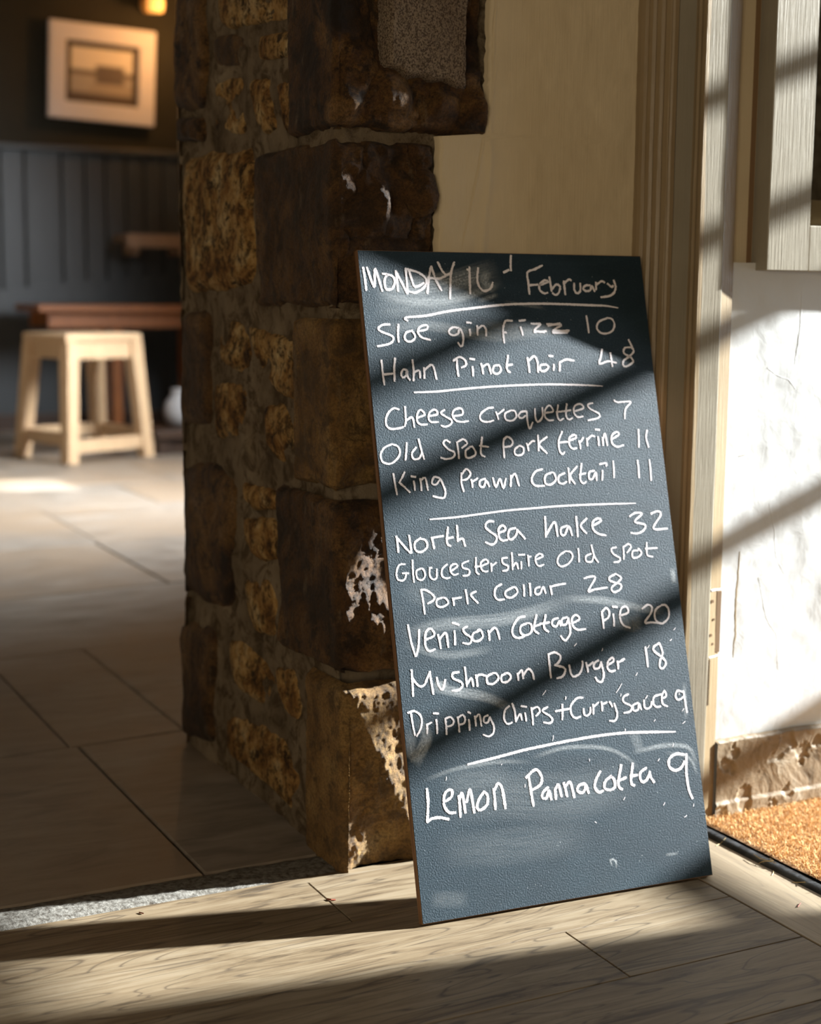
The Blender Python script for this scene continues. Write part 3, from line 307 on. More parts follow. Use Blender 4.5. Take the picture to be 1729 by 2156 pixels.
for z, t in ((.712, .05), (1.095, .044), (1.445, .045), (1.60, .042), (1.81, .04), (2.0, .04)):
    dpart('glazing_bar', 'sash', 3.205, 3.225, 1.278, 1.72, z-t/2, z+t/2)
dpart('pane', 'glass', 3.213, 3.216, 1.278, 1.72, .20, 2.05)
dpart('door_handle', 'brass', 3.15, 3.20, 1.12, 1.15, 1.0, 1.02)
w2 = empty('window_2', (3.2, 4.75, .9)); tag(w2, kind='structure')
for a in ((4.75, 4.81, .9, 2.1), (6.09, 6.15, .9, 2.1), (4.81, 6.09, .9, .96), (4.81, 6.09, 2.04, 2.1), (5.43, 5.47, .96, 2.04)):
    o = bx('window_frame', M['sash'], w2, 3.2, 3.26, *a); o.location = (-3.2, -4.75, -.9)
o = bx('pane', M['glass'], w2, 3.225, 3.23, 4.81, 6.09, .96, 2.04); o.location = (-3.2, -4.75, -.9)
w3 = empty('window_3', (3.2, 6.25, .45)); tag(w3, kind='structure')
for a in ((6.25, 6.28, .54, 2.1), (6.71, 6.74, .54, 2.1), (6.28, 6.71, .54, .57), (6.28, 6.71, .71, 2.1)):
    o = bx('window_frame', M['sash'], w3, 3.2, 3.24, *a); o.location = (-3.2, -6.25, -.45)
o = bx('pane', M['glass'], w3, 3.22, 3.224, 6.28, 6.71, .57, .71); o.location = (-3.2, -6.25, -.45)

# ------------------------------------------------------------------ setting: the thick wall that ends in the stone pier (wall_right)
XE = 3.195
wr = put('wall_right', *join([box(.925, 1.38, 2.05, 2.705, -.02, 2.88), box(1.38, 1.66, 2.03, 2.705, -.02, 2.88), box(1.66, 2.25, 2.03, 2.705, -.02, .93), box(1.66, 2.25, 2.03, 2.705, 1.9, 2.88), box(2.25, XE, 2.03, 2.705, -.02, 2.88)]), M['mortar']); tag(wr, kind='structure')
# mortar skin on the reveal and around the corner: uneven, bulging into the joints
PATH = [(.912, 2.725-.69*i/56) for i in range(57)]+[(.9125, 2.033), (.916, 2.030), (.922, 2.031)]+[(.93+.25*i/28, 2.0325) for i in range(29)]
V = []; F = []; ny, nz = len(PATH)-1, 170
for j in range(nz+1):
    z = -.01 + 1.75*j/nz
    for i, (x, y) in enumerate(PATH):
        d = .007*fr(x, y, z, 9)+.003*fr(x, y, z, 40); side = i < 59
        V.append((x+(d if side else 0), y+(0 if side else d), z))
for j in range(nz):
    for i in range(ny): a = j*(ny+1)+i; F.append((a, a+1, a+ny+2, a+ny+1))
put('mortar_bed', V, F, M['mortar'], wr, True)

def rough(x, y, z, sd, amp):
    p = Vector((x*1.0+sd, y, z))
    big = noise.fractal(p*6.5, 1, 2, 3); rid = 1-abs(noise.noise(p*11+Vector((4, 1, 7))))*2; cel = noise.voronoi(p*13)[0][0]
    fine = noise.fractal(p*48, .9, 2.1, 4)
    return amp*(1.15*big + .55*(abs(big)*-1) + .28*rid + .35*cel - .1) + amp*.30*fine
def cl(t): return max(0., min(1., t))
def shape(x, z, sd):
    """hand-placed chips and shoulders on the front faces"""
    if sd == 5.1: return .030*math.exp(-((x-.978)/.022)**2-((z-.972)/.034)**2) - .024*math.exp(-((x-.990)/.011)**2-((z-.980)/.020)**2) - .012*math.exp(-((x-1.01)/.03)**2-((z-1.035)/.018)**2) + .014*math.exp(-((x-1.045)/.02)**2-((z-1.0)/.06)**2)
    if sd == 11.2: return .016*cl((x-.925)/.06)*cl((.46-z)/.10)
    if sd == 14.9: return -.02*cl(((.27-z)*.50-(x-.908))/.05)+.004
    if sd == 1.7: return .010*math.exp(-((z-1.125)/.022)**2)*(1+.6*math.sin(x*90)) - .012*cl((x-.95)/.02)*cl((z-1.16)/.02)
    return 0
def quoin(z0, z1, yb, xr, sd, amp=.013, yo=.0, nS=190, nZ=110):
    """corner stone wrapping from the reveal (x .90) round to the front face (y 1.99)"""
    Ls = yb-1.995; Lf = xr-.90; V = []; F = []; tot = Ls+Lf
    for j in range(nZ+1):
        tz = j/nZ; z = z0+(z1-z0)*tz
        for i in range(nS+1):
            ti = i/nS; s = -Ls + tot*ti
            jb = .010*fr(sd, z, 0, 14)
            if s < -.012: px, py, n_ = .897, 1.990+yo-s, Vector((-1, 0, 0))
            elif s < .012:
                q = (s+.012)/.024*math.pi/2; px, py = .897+.012*(1-math.cos(q)), 1.990+yo+.012*(1-math.sin(q))-.012; n_ = Vector((-math.cos(q), -math.sin(q), 0))
            else: px, py, n_ = .897+s, 1.978+yo, Vector((0, -1, 0))
            ds = min(s+Ls, Lf-s); dz = min(z-z0, z1-z); edge = min(ds*1.0, dz); wob = .006*fr(px+sd, py, z, 22)
            ed = max(0, 1-max(0, edge+wob)/.010); drop = (.017 if s < .01 else .03)*ed**1.8
            a_ = amp*(1 if s > .01 else .38)
            d = rough(px, py, z, sd, a_) - drop
            if sd > 11 and s > .006: d += .0011*noise.fractal(Vector((px*150, sd, z*110)), .8, 2, 3)
            if s > .006:                                   # rock-faced front: split facets with creases between them
                w1_ = Vector((px+sd+.012*noise.noise(Vector((px*20, z*20, sd))), 0, z+.012*noise.noise(Vector((px*20, z*20, sd+5)))))
                D_, P_ = noise.voronoi(w1_*17); d += cl((s-.006)/.03)*(.22 if sd > 11 else 1)*amp*(.55*noise.noise(P_[0]*3.1+Vector((sd, 0, 0))) - .55*max(0, 1-(D_[1]-D_[0])/.22)) 
            if s > .012: d += shape(px, z, sd)
            Y = py+n_.y*d
            if px > .922 and .55 < z < .93: Y = max(Y, 2.0165-(.925-z)*.27)
            V.append((px+n_.x*d, Y, z))
    for j in range(nZ):
        for i in range(nS): a = j*(nS+1)+i; F.append((a, a+1, a+nS+2, a+nS+1))
    return put('stone', V, F, M['ochre_bounce' if sd in (8.4, 14.9) else 'stone'], wr, True)
quoin(1.082, 1.405, 2.155, 1.148, 1.7, .011, .030); quoin(1.42, 1.70, 2.26, 1.10, 2.3, .012, .030)
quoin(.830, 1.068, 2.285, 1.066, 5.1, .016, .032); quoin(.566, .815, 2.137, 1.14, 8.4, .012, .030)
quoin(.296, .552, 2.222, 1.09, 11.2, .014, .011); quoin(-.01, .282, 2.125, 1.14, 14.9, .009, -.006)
# the tooled dressing left proud on the topmost quoin
V = []; F = []; n1, n2 = 34, 44
for j in range(n2+1):
    for i in range(n1+1):
        tx, tz = i/n1, j/n2; x = .972+.135*tx+.004*fr(3, tz, 1, 6); lo = 1.165 - .022*tx + .006*fr(tx, 5, 0, 5); z = lo+(1.31-lo)*tz
        e = min(tx, 1-tx, tz*1.2); V.append((x, 1.992+.03*max(0, 1-e/.06)**2+.0012*fr(x, 1, z, 70), z))
for j in range(n2):
    for i in range(n1): a = j*(n1+1)+i; F.append((a, a+1, a+n1+2, a+n1+1))
put('stone_dressing', V, F, M['tooled'], wr, True)
def inset_stone(pts, sd, dep, pale):
    n = len(pts); cy = sum(p[0] for p in pts)/n; cz = sum(p[1] for p in pts)/n; R = []; K = 44
    per = []; tot = 0
    for a, b in zip(pts, pts[1:]+pts[:1]): L = math.dist(a, b); per.append((tot, L, a, b)); tot += L
    for k_ in range(K):
        s = tot*k_/K
        for t0, L, a, b in per:
            if t0 <= s <= t0+L+1e-9: f = (s-t0)/L; R.append((a[0]+(b[0]-a[0])*f, a[1]+(b[1]-a[1])*f)); break
    for _ in range(2): R = [((R[i-1][0]+2*R[i][0]+R[(i+1) % K][0])/4, (R[i-1][1]+2*R[i][1]+R[(i+1) % K][1])/4) for i in range(K)]
    V = []; F = []; RG = 12
    for r in range(RG):
        t = 1-r/(RG-1)*.97
        for k_, (y, z) in enumerate(R):
            w_ = 1+t*(.07*noise.noise(Vector((math.cos(k_/K*6.283)*2.2, math.sin(k_/K*6.283)*2.2, sd)))+.05*noise.noise(Vector((math.cos(k_/K*6.283)*6, math.sin(k_/K*6.283)*6, sd)))); yy = cy+(y-cy)*t*w_; zz = cz+(z-cz)*t*w_
            h = dep*(1-t**9)+rough(0, yy, zz, sd, .009)*(1-t**4)
            V.append((.922-h-.004*(t < 1), yy, zz))
    for r in range(RG-1):
        for k_ in range(K): F.append((r*K+k_, r*K+(k_+1) % K, (r+1)*K+(k_+1) % K, (r+1)*K+k_))
    F.append(tuple(range((RG-1)*K, RG*K)))
    return put('stone', V, F, M['rubble'] if pale else M['stone'], wr, True)
for i, pts in enumerate(RUBBLE):
    far = max(p[0] for p in pts) > 2.66
    inset_stone(pts, 20+i*1.7, .019 if far else (.006 if i in (3,) else .010), i in (2, 4, 5, 6, 7, 8, 11, 12, 13, 14, 16, 17, 18, 20, 21, 22) and i not in (3,))
# far quoins return round the back of the reveal so that the pier's edge is solid
for z0, z1, xx in ((-.01, .285, .36), (.295, .56, .22), (.575, .82, .34), (.835, 1.08, .2), (1.095, 1.40, .32), (1.41, 1.7, .2)):
    V = []; F = []; n1, n2 = 16, 16
    for j in range(n2+1):
        for i in range(n1+1):
            x = .905+xx*i/n1; z = z0+(z1-z0)*j/n2; e = min(i/n1, 1-i/n1, j/n2, 1-j/n2)
            V.append((x, 2.73+rough(x, 0, z, z0*9, .01)-.03*max(0, 1-e/.08)**2, z))
    for j in range(n2):
        for i in range(n1): a = j*(n1+1)+i; F.append((a, a+1, a+n1+2, a+n1+1))
    put('stone', V, F, M['stone'], wr, True)

# cream plaster skin: stepped, ragged left edge that laps the stones
V = []; F = []; idx = {}
nx, nz = 120, 330
def cream_left(z): return (1.145 if z > 1.087 else (1.063 if z > .82 else (1.135 if z > .56 else 1.085))) + .0035*fr(0, 0, z, 60) + .002*fr(7, 0, z, 200)
for j in range(nz+1):
    z = 0.0 + 2.0*j/nz if j < nz else 2.88
    if abs(z-1.087) < .0035: z = 1.087
    L = cream_left(z+1e-4)
    for i in range(nx+1):
        t = i/nx; x = L + (1.412-L)*t; e = min((x-L), .03)/.03; st = max(0, 1-(x-L)/.004)
        y = 2.0085 - .0015*e + .004*fr(x, 1, z*.6, 5, 3) + .0022*math.exp(-((x-1.148-.01*fr(1, 1, z, 4))/.006)**2)*-1*(1 if z > .3 else 0) + .0012*fr(x, 2, z, 34) + .012*st
        V.append((x, y, z))
for j in range(nz):
    for i in range(nx): a = j*(nx+1)+i; F.append((a, a+1, a+nx+2, a+nx+1))
put('plaster', V, F, M['cream'], wr, True)
# diagonal trowel ridge and its companion, standing just proud of the plaster
for (xa, za), (xb, zb), w_ in (((1.16, 1.20), (1.102, .905), .0035), ((1.150, 1.10), (1.146, .905), .0035), ((1.158, 1.36), (1.150, 1.10), .003)):
    V = []; F = []
    for i in range(25):
        t = i/24; x = xa+(xb-xa)*t**1.3+.002*fr(1, t, za, 5); z = za+(zb-za)*t; yw = 2.0085 - .0015 + .004*fr(x, 1, z*.6, 5, 3)+.0012*fr(x, 2, z, 34)
        for dx, dy in ((-w_, .001), (0, -.0017*math.sin(math.pi*t)**.5), (w_, .001)): V.append((x+dx, yw+dy, z))
    for i in range(24):
        for q in (0, 1): a = i*3+q; F.append((a, a+1, a+4, a+3))
    put('trowel_ridge', V, F, M['cream'], wr, True)

# white plaster further right with its window opening, lumps and cracks
def whitey(x, z): 
    crack = 0
    return 1.925 + .0025*fr(x, 3, z, 4, 3) + .0006*fr(x, 3, z, 24) - .001*max(0, fr(x, 8, z*.7, 13)-.35)
V = []; F = []; nx, nz = 110, 150; wx0, wx1 = 1.541, 2.05
for j in range(nz+1):
    z = .128 + (.905-.128)*j/nz
    for i in range(nx+1):
        x = wx0+(wx1-wx0)*i/nx; V.append((x, whitey(x, z)+ (.004 if j == 0 else 0), z))
for j in range(nz):
    for i in range(nx): a = j*(nx+1)+i; F.append((a, a+1, a+nx+2, a+nx+1))
put('plaster', V, F, M['white'], wr, True)
for nm, a in (('plaster', (1.541, 1.605, 1.937, 2.03, .905, 2.88)), ('plaster', (2.05, XE, 1.926, 2.03, .0, 2.88)), ('plaster', (1.605, 2.05, 1.928, 2.03, 1.93, 2.88))): bx(nm, M['white'] if nm and a[0] > 1.6 else M['cream'], wr, *a)
bx('plaster', M['white'], wr, 1.541, 2.05, 1.94, 2.03, .0, .90)
# raised drips and a crooked crack in the white plaster
def ridge(pts, w_, h, mat, name='plaster_drip', yf=whitey):
    V = []; F = []; P = []
    for a, b in zip(pts, pts[1:]):
        for q in range(8): P.append((a[0]+(b[0]-a[0])*q/8, a[1]+(b[1]-a[1])*q/8))
    P.append(pts[-1]); m_ = len(P)
    for i, (x, z) in enumerate(P):
        t = i/(m_-1); x += .0012*fr(i*.5, x, z, 1); ww = w_*(.4+.6*math.sin(math.pi*min(1, t*1.0+.02))); y = yf(x, z)
        for dx, dy in ((-ww, .0004), (-ww*.5, -h), (ww*.3, -h), (ww, .0004)): V.append((x+dx, y+dy, z))
    for i in range(m_-1):
        for q in range(3): a = i*4+q; F.append((a, a+1, a+5, a+4))
    put(name, V, F, mat, wr, True)
ridge([(1.684, .868), (1.686, .84), (1.6845, .80), (1.681, .772), (1.676, .745)], .0028, .0002, M['white'])
ridge([(1.579, .445), (1.5785, .40), (1.575, .355), (1.578, .31), (1.5735, .27)], .0038, .00012, M['post'], 'bare_strip')
ridge([(1.571, .60), (1.5845, .602)], .003, .0008, M['post'], 'bare_strip')
ridge([(1.62, .74), (1.64, .728), (1.665, .72), (1.68, .705)], .003, .00012, M['white'])
ridge([(1.635, .52), (1.65, .475), (1.655, .43), (1.675, .40)], .002, .00012, M['white']); ridge([(1.62, .40), (1.64, .33), (1.663, .30), (1.67, .24)], .002, .00012, M['white'])
ridge([(1.60, .205), (1.64, .197), (1.70, .204)], .003, .00012, M['white'])
# plinth: battered, paint peeling, pieces fallen away
V = []; F = []; nx, nz = 150, 46
for j in range(nz+1):
    z = .0 + .137*j/nz
    for i in range(nx+1):
        x = 1.541+.42*i/nx; ch = noise.fractal(Vector((x*24, 4, z*24)), 1, 2, 4); hole = -.0022 if ch > .30 else 0
        lip = .0008 if .24 < ch < .30 else 0
        y = 1.914 + .0016*fr(x, 6, z, 9) - hole - lip - .0004*fr(x, 6, z, 60) + (.012 if j == nz else 0) - .003*(z < .03)
        V.append((x, y, z+(.003*fr(x, 1, 1, 12) if j >= nz-1 else 0)))
for j in range(nz):
    for i in range(nx): a = j*(nx+1)+i; F.append((a, a+1, a+nx+2, a+nx+1))
bs = put('baseboard_right', V, F, M['plinth'], None, True); tag(bs, kind='structure')
bx('baseboard_run', M['plinth'], bs, 1.96, XE, 1.905, 1.94, 0, .137)

# timber door post with its mouldings (plan outline swept upright, each run of moulding its own piece)
tp = empty('trim_1', (1.42, 1.93, 0)); tag(tp, kind='structure')
def sweep(name, pts, mat, z0=0.0, z1=2.88, nz=60, wob=.0):
    V = []; F = []; n = len(pts)
    for j in range(nz+1):
        z = z0+(min(z1, z0+1.75)-z0)*j/nz if j < nz else z1
        for i, (x, y) in enumerate(pts):
            inner = 0 < i < n-1
            V.append((x-1.42+(wob*fr(x*3, y, z, 7) if inner else 0), y-1.93+(wob*fr(x*3, y+5, z, 9) if inner else 0), z))
    for j in range(nz):
        for i in range(n-1): a = j*n+i; F.append((a, a+1, a+n+1, a+n))
    return put(name, V, F, M[mat] if isinstance(mat, str) else mat, tp)
sweep('fluted_casing', [(1.409, 2.03), (1.4085, 1.997), (1.4105, 1.990), (1.414, 1.986), (1.410, 1.979), (1.4115, 1.972), (1.416, 1.969), (1.4125, 1.962), (1.414, 1.954), (1.419, 1.951), (1.416, 1.944), (1.4185, 1.937), (1.42, 1.935), (1.421, 2.03)], 'post', wob=.0006)
sweep('bead', [(1.4205, 1.99), (1.4205, 1.9345), (1.4235, 1.9325), (1.4305, 1.9325), (1.4325, 1.935), (1.433, 1.99)], 'post', wob=.0005)
sweep('flat_board', [(1.4345, 1.99), (1.4345, 1.9365), (1.468, 1.9365), (1.468, 1.99)], 'sash', wob=.0003)
sweep('casing_step', [(1.4655, 1.95), (1.4655, 1.932), (1.4635, 1.928), (1.4662, 1.924), (1.465, 1.918), (1.466, 1.913), (1.4675, 1.9122), (1.475, 1.9125), (1.475, 1.95)], 'post', wob=.0004)
sweep('front_board', [(1.468, 1.96), (1.468, 1.9126), (1.512, 1.9121), (1.5135, 1.9125), (1.5135, 1.96)], 'sash', wob=.0004)
sweep('edge_board', [(1.5145, 1.96), (1.5145, 1.9135), (1.5385, 1.9185), (1.5400, 1.922), (1.5400, 1.96)], 'post', wob=.0006)
o = bx('exposed_wood', M['scuff'], tp, 1.530, 1.5388, 1.9163, 1.93, .285, .385); o.location = (-1.42, -1.93, 0)
for (x, z, s) in ((1.519, .37, .0028), (1.524, .34, .002), (1.518, .315, .0025), (1.523, .30, .002)):
    o = put('nail_hole', *lathe([(s, 0), (s, .001)], 10), M['scuff'], tp); o.rotation_euler = (math.pi/2, 0, 0); o.location = (x-1.42, (1.9135+(x-1.5145)*.21)-1.93-.0003, z)
for (x0, x1, z0, z1) in ((1.516, 1.5385, .386, .389), (1.516, 1.5385, .276, .281), (1.5165, 1.519, .20, .276)):
    V = []; F = []
    for i in range(13):
        t = i/12
        if x1-x0 > z1-z0: x, z = x0+(x1-x0)*t, (z0+z1)/2; off = [(0, -.002), (0, 0), (0, .002)]
        else: x, z = (x0+x1)/2, z0+(z1-z0)*t; off = [(-.0015, 0), (0, 0), (.0015, 0)]
        y = 1.9135+(x-1.5145)*.21; r_ = .001*fr(x*9, z*9, 1, 9)
        for q, (dx, dz) in enumerate(off): V.append((x+dx-1.42, y-1.93-(.0018 if q == 1 else -.0003), z+dz+r_))
    for i in range(12):
        for q in (0, 1): a = i*3+q; F.append((a, a+1, a+4, a+3))
    put('paint_lip', V, F, M['white'], tp, True)

# window in the white wall
w1 = empty('window_1', (1.59, 1.93, .893)); tag(w1, kind='structure')
def wpart(n, mat, *a, **kk):
    o = bx(n, M[mat], w1, *a, **kk); o.location = (-1.59, -1.93, -.893); return o
wpart('window_reveal', 'scuff', 1.5785, 1.5865, 1.9345, 1.99, .898, 1.93)
wpart('stile', 'sash', 1.589, 1.6725, 1.899, 1.945, .893, 1.93, b=.0012)
wpart('bottom_rail', 'sash', 1.6728, 2.06, 1.8995, 1.945, .893, .964, b=.0012)
wpart('stile', 'sash', 2.06, 2.12, 1.899, 1.945, .893, 1.93, b=.0012); wpart('top_rail', 'sash', 1.6728, 2.06, 1.8995, 1.945, 1.87, 1.93, b=.0012)
wpart('glazing_bead', 'post', 1.6728, 2.06, 1.925, 1.946, .9645, 1.006); wpart('glazing_bar', 'sash', 1.86, 1.885, 1.912, 1.94, .965, 1.87)
wpart('pane', 'glass', 1.673, 2.06, 1.918, 1.921, .965, 1.87)

# back wall of the bar room
wb = put('wall_back', *box(-3.0, 3.5, 9.56, 9.76, -.1, 2.9), M['green']); tag(wb, kind='structure')
edges = [1.23, 1.40, 1.57, 1.80, 2.051, 2.197, 2.424, 2.569, 2.70, 2.83, 2.95, 3.07, 3.19]
for a, b in zip(edges, edges[1:]): bx('panel_board', M['panel'], wb, a+.006, b-.006, 9.52, 9.56, .80, 1.70, b=.004)
bx('panel_backing', M['gap'], wb, 1.0, 3.19, 9.545, 9.565, 0.0, 1.71)
bx('panel_rail', M['panel'], wb, 1.0, 3.19, 9.49, 9.56, 1.70, 1.735, b=.006)
put('lower_panel_rail', [(x, y, z) for y in (9.50, 9.56) for x, z in ((1.0, .02), (3.19, .02), (3.19, .975), (2.83, .949), (2.029, .853), (1.0, .75))], [(0, 1, 2, 3, 4, 5), (6, 7, 8, 9, 10, 11)]+[(i, (i+1) % 6, (i+1) % 6+6, i+6) for i in range(6)], M['panel'], wb)
bb = bx('baseboard_back', M['darkwood'], None, 1.0, 3.19, 9.47, 9.50, 0, .10); tag(bb, kind='structure')

# ------------------------------------------------------------------ chalkboard
BL = Vector((.9160, 1.7483, .0005)); ea = math.radians(-3.2246); th = math.radians(15.4)
e = Vector((math.cos(ea), math.sin(ea), 0)); ub = Vector((-e.y, e.x, 0)); v = ub*math.sin(th)+Vector((0, 0, math.cos(th))); n_ = e.cross(v)
cb = empty('chalkboard'); mm = Matrix((e, v, n_)).transposed().to_4x4(); mm.translation = BL+Vector((0, 0, .012*math.sin(th))) ; cb.matrix_world = mm
tag(cb, 'tall black menu chalkboard leaning against the stone pillar and cream wall', 'chalkboard')
BW, BH, TH = .4715, .943, .0115
bx('board_core', M['ply'], cb, 0, BW, 0, BH, -TH, -.0012)
V, F = box(.0008, BW-.0006, .0008, BH-.0006, -.0012, 0, b=.0004); o = put('writing_surface', V, F, M['board'], cb); o['label'] = 'slate blue black painted writing face'
def catmull(P, step=.0022):
    if len(P) == 2: P = [P[0], ((P[0][0]+P[1][0])/2+.0004, (P[0][1]+P[1][1])/2), P[1]]
    Q = [(2*P[0][0]-P[1][0], 2*P[0][1]-P[1][1])]+P+[(2*P[-1][0]-P[-2][0], 2*P[-1][1]-P[-2][1])]; out = []
    for i in range(1, len(Q)-2):
        a, b, c, d = Q[i-1:i+3]; L = math.dist(b, c); m_ = max(2, int(L/step))
        for q in range(m_):
            t = q/m_; f = lambda k_: .5*(2*b[k_]+(c[k_]-a[k_])*t+(2*a[k_]-5*b[k_]+4*c[k_]-d[k_])*t*t+(-a[k_]+3*b[k_]-3*c[k_]+d[k_])*t**3)
            out.append((f(0), f(1)))
    out.append(P[-1]); return out
def ribbon(me, curves, wfun, z, zstep=0):
    V = []; F = []; UV = []
    for ci, P in enumerate(curves):
        n0 = len(V); m_ = len(P); z_ = z+zstep*(ci % 5)
        for i, (x, y) in enumerate(P):
            a = P[max(0, i-1)]; b = P[min(m_-1, i+1)]; dx, dy = b[0]-a[0], b[1]-a[1]; L = math.hypot(dx, dy) or 1; t = i/(m_-1); w_ = wfun(t, x, y)/2
            V += [(x-dy/L*w_, y+dx/L*w_, z_), (x+dy/L*w_, y-dx/L*w_, z_)]
            UV += [(t, 0), (t, 1)]
        for i in range(m_-1): a = n0+2*i; F.append((a, a+1, a+3, a+2))
    me.from_pydata(V, [], F); uvl = me.uv_layers.new(name='UVMap')
    for l in me.loops: uvl.data[l.index].uv = UV[l.vertex_index]
    me.update()
for i, (q, w_, st) in enumerate(SMEARS):
    P = [(min(BW-w_/2-.001, max(w_/2+.001, q[j]/1000)), q[j+1]/1000) for j in range(0, len(q), 2)]; me = bpy.data.meshes.new('chalk_smear')
    ribbon(me, [catmull(P, .006)], lambda t, x, y: w_, .0001+i*.000004); me.materials.append(smear(st*.55)); o = bpy.data.objects.new('chalk_smear', me); C.objects.link(o); o.parent = cb
for name, w_, strokes in CHALK:
    cur = []
    for s_ in strokes:
        P = [(s_[j]/10000, s_[j+1]/10000) for j in range(0, len(s_), 2)]
        P = [(min(BW-.002, max(.002, x)), min(BH-.002, y)) for x, y in P]; c_ = catmull(P)
        d0 = Vector((c_[0][0]-c_[1][0], c_[0][1]-c_[1][1])).normalized()*.0009; cur.append([(c_[0][0]+d0.x, c_[0][1]+d0.y)]+c_)
    W_ = w_*1e-4*1.36; big = name == 'rule'
    if big: W_ *= .82
    wf = (lambda t, x, y: W_*(.75+.25*math.sin(min(1, t*8)*1.57))*(1 if t < .9 else 1-(t-.9)*5)*(1+.10*fr(x, y, 1, 900, 2))) if big else (lambda t, x, y: W_*(1.0+.22*fr(x, y, 1, 160, 2))*(.75+.25*min(1, t*9+.2, (1-t)*7+.2)))
    nm = {'rule': 'chalk_rule', 'fleck': 'chalk_fleck'}.get(name, 'chalk_writing')
    if nm == 'chalk_writing':                              # one sub-part per letter: strokes that share a stretch of the line
        hold = bpy.data.objects.new(nm, None); C.objects.link(hold); hold.parent = cb; hold.empty_display_size = .01
        hold['label'] = 'white chalk line of handwriting reading "%s"' % name
        G = []
        for c_ in sorted(cur, key=lambda q: min(p_[0] for p_ in q)):
            a0 = min(p_[0] for p_ in c_); a1 = max(p_[0] for p_ in c_)
            if G and a0 < G[-1][1]-.2*min(a1-a0, G[-1][1]-G[-1][0]) - .0006: G[-1][2].append(c_); G[-1][1] = max(a1, G[-1][1])
            else: G.append([a0, a1, [c_]])
        for gi, (a0, a1, cs) in enumerate(G):
            me = bpy.data.meshes.new('letter'); ribbon(me, cs, wf, .0003+.00001*(gi % 3), .00002); me.materials.append(M['chalk'])
            o = bpy.data.objects.new('letter', me); C.objects.link(o); o.parent = hold
        continue
    me = bpy.data.meshes.new(nm); ribbon(me, cur, wf, .00035, .00002); me.materials.append(M['chalk_thin' if name == 'rule' else 'chalk'])
    o = bpy.data.objects.new(nm, me); C.objects.link(o); o.parent = cb
    if nm == 'chalk_fleck': o['kind'] = 'stuff'; o['label'] = 'short stray chalk flecks'

# ------------------------------------------------------------------ doormat let into the floor
dm = empty('doormat', (1.488, 1.89, 0)); tag(dm, 'golden coir doormat in a black rubber rimmed well at the foot of the white wall', 'doormat')
V = []; F = []; prof = [(1.488, -.015), (1.488, .002), (1.491, .0048), (1.500, .006), (1.508, .0035), (1.511, -.004), (1.511, -.015)]; m_ = 70
for i in range(m_+1):
    y = -.2+2.095*i/m_
    for x, z in prof: V.append((x-1.488+.0008*fr(1, y, z, 14), y-1.89, z+.0005*fr(x, y, 1, 20)))
for i in range(m_):
    for q in range(len(prof)-1): a = i*7+q; F.append((a, a+1, a+8, a+7))
o = put('mat_rim', V, F, M['rubber'], dm, True); o['label'] = 'black rubber rim'
V = []; F = []; n1, n2 = 60, 60
for i in range(n1+1):
    for j in range(n2+1): x = 1.511+1.2*i/n1; y = .2+1.72*j/n2; V.append((x-1.488, y-1.89, .006+.0015*fr(x, y, 1, 30)))
for i in range(n1):
    for j in range(n2): a = i*(n2+1)+j; F.append((a, a+1, a+n2+2, a+n2+1))
put('mat_backing', V, F, M['coirbase'], dm, True)
V = []; F = []; rr = random.Random(3)
for i in range(60000):
    near = i < 50000
    x = 1.511+(rr.random()*.32 if near else rr.random()*1.1); y = 1.915-(rr.random()*.55 if near else rr.random()*1.6)
    a = rr.random()*6.283; L = rr.uniform(.003, .008); lean = rr.uniform(.15, 1.1); h = L*math.cos(lean); r_ = L*math.sin(lean); wd = rr.uniform(.00025, .0005)
    dx, dy = math.cos(a), math.sin(a); z0 = .006+.004*rr.random(); k0 = len(V); bx_ = x-1.488; by = y-1.89
    V += [(bx_-dy*wd, by+dx*wd, z0), (bx_+dy*wd, by-dx*wd, z0), (bx_+dx*r_*.6+dy*wd, by+dy*r_*.6-dx*wd, z0+h*.75), (bx_+dx*r_*.6-dy*wd, by+dy*r_*.6+dx*wd, z0+h*.75), (bx_+dx*r_*1.2, by+dy*r_*1.2, z0+h*.8)]
    F += [(k0, k0+1, k0+2, k0+3), (k0+3, k0+2, k0+4)]
me = bpy.data.meshes.new('coir_pile'); me.from_pydata(V, [], F); me.materials.append(M['coir']); o = bpy.data.objects.new('coir_pile', me); C.objects.link(o); o.parent = dm; o['kind'] = 'stuff'

# straws and bits on the floor by the mat
def straw(pts, label, r_=.0005, mat='straw', name='straw', group='dry straws shed along the mat rim'):
    o = empty(name, (pts[0][0], pts[0][1], 0)) if False else None
    P = [Vector(p) for p in pts]; V = []; F = []
    for i, p_ in enumerate(P):
        d = (P[min(i+1, len(P)-1)]-P[max(i-1, 0)]).normalized(); s = d.cross(Vector((0, 0, 1))).normalized()*r_; u_ = Vector((0, 0, r_))
        for q in (s, u_, -s, -u_): V.append(tuple(p_+q-P[0]))
    for i in range(len(P)-1):
        for q in range(4): F.append((i*4+q, i*4+(q+1) % 4, (i+1)*4+(q+1) % 4, (i+1)*4+q))
    o = put(name, V, F, M[mat], None); o.location = P[0]; tag(o, label, 'straw' if name == 'straw' else 'debris', group if name == 'straw' else None)
straw([(1.474, 1.825, .0008), (1.486, 1.829, .0012), (1.498, 1.832, .0075)], 'short straight dry straw lying across the mat rim near the chalkboard')
straw([(1.4835, 1.735, .0008), (1.4865, 1.733, .0035), (1.489, 1.729, .006), (1.495, 1.722, .0072), (1.497, 1.712, .0072)], 'pale straw bent over the black rim, left half of the rim')
straw([(1.492, 1.757, .007), (1.489, 1.740, .0068), (1.494, 1.724, .0072), (1.501, 1.722, .0072), (1.503, 1.733, .0072)], 'curled hooked straw looped on the black mat rim')
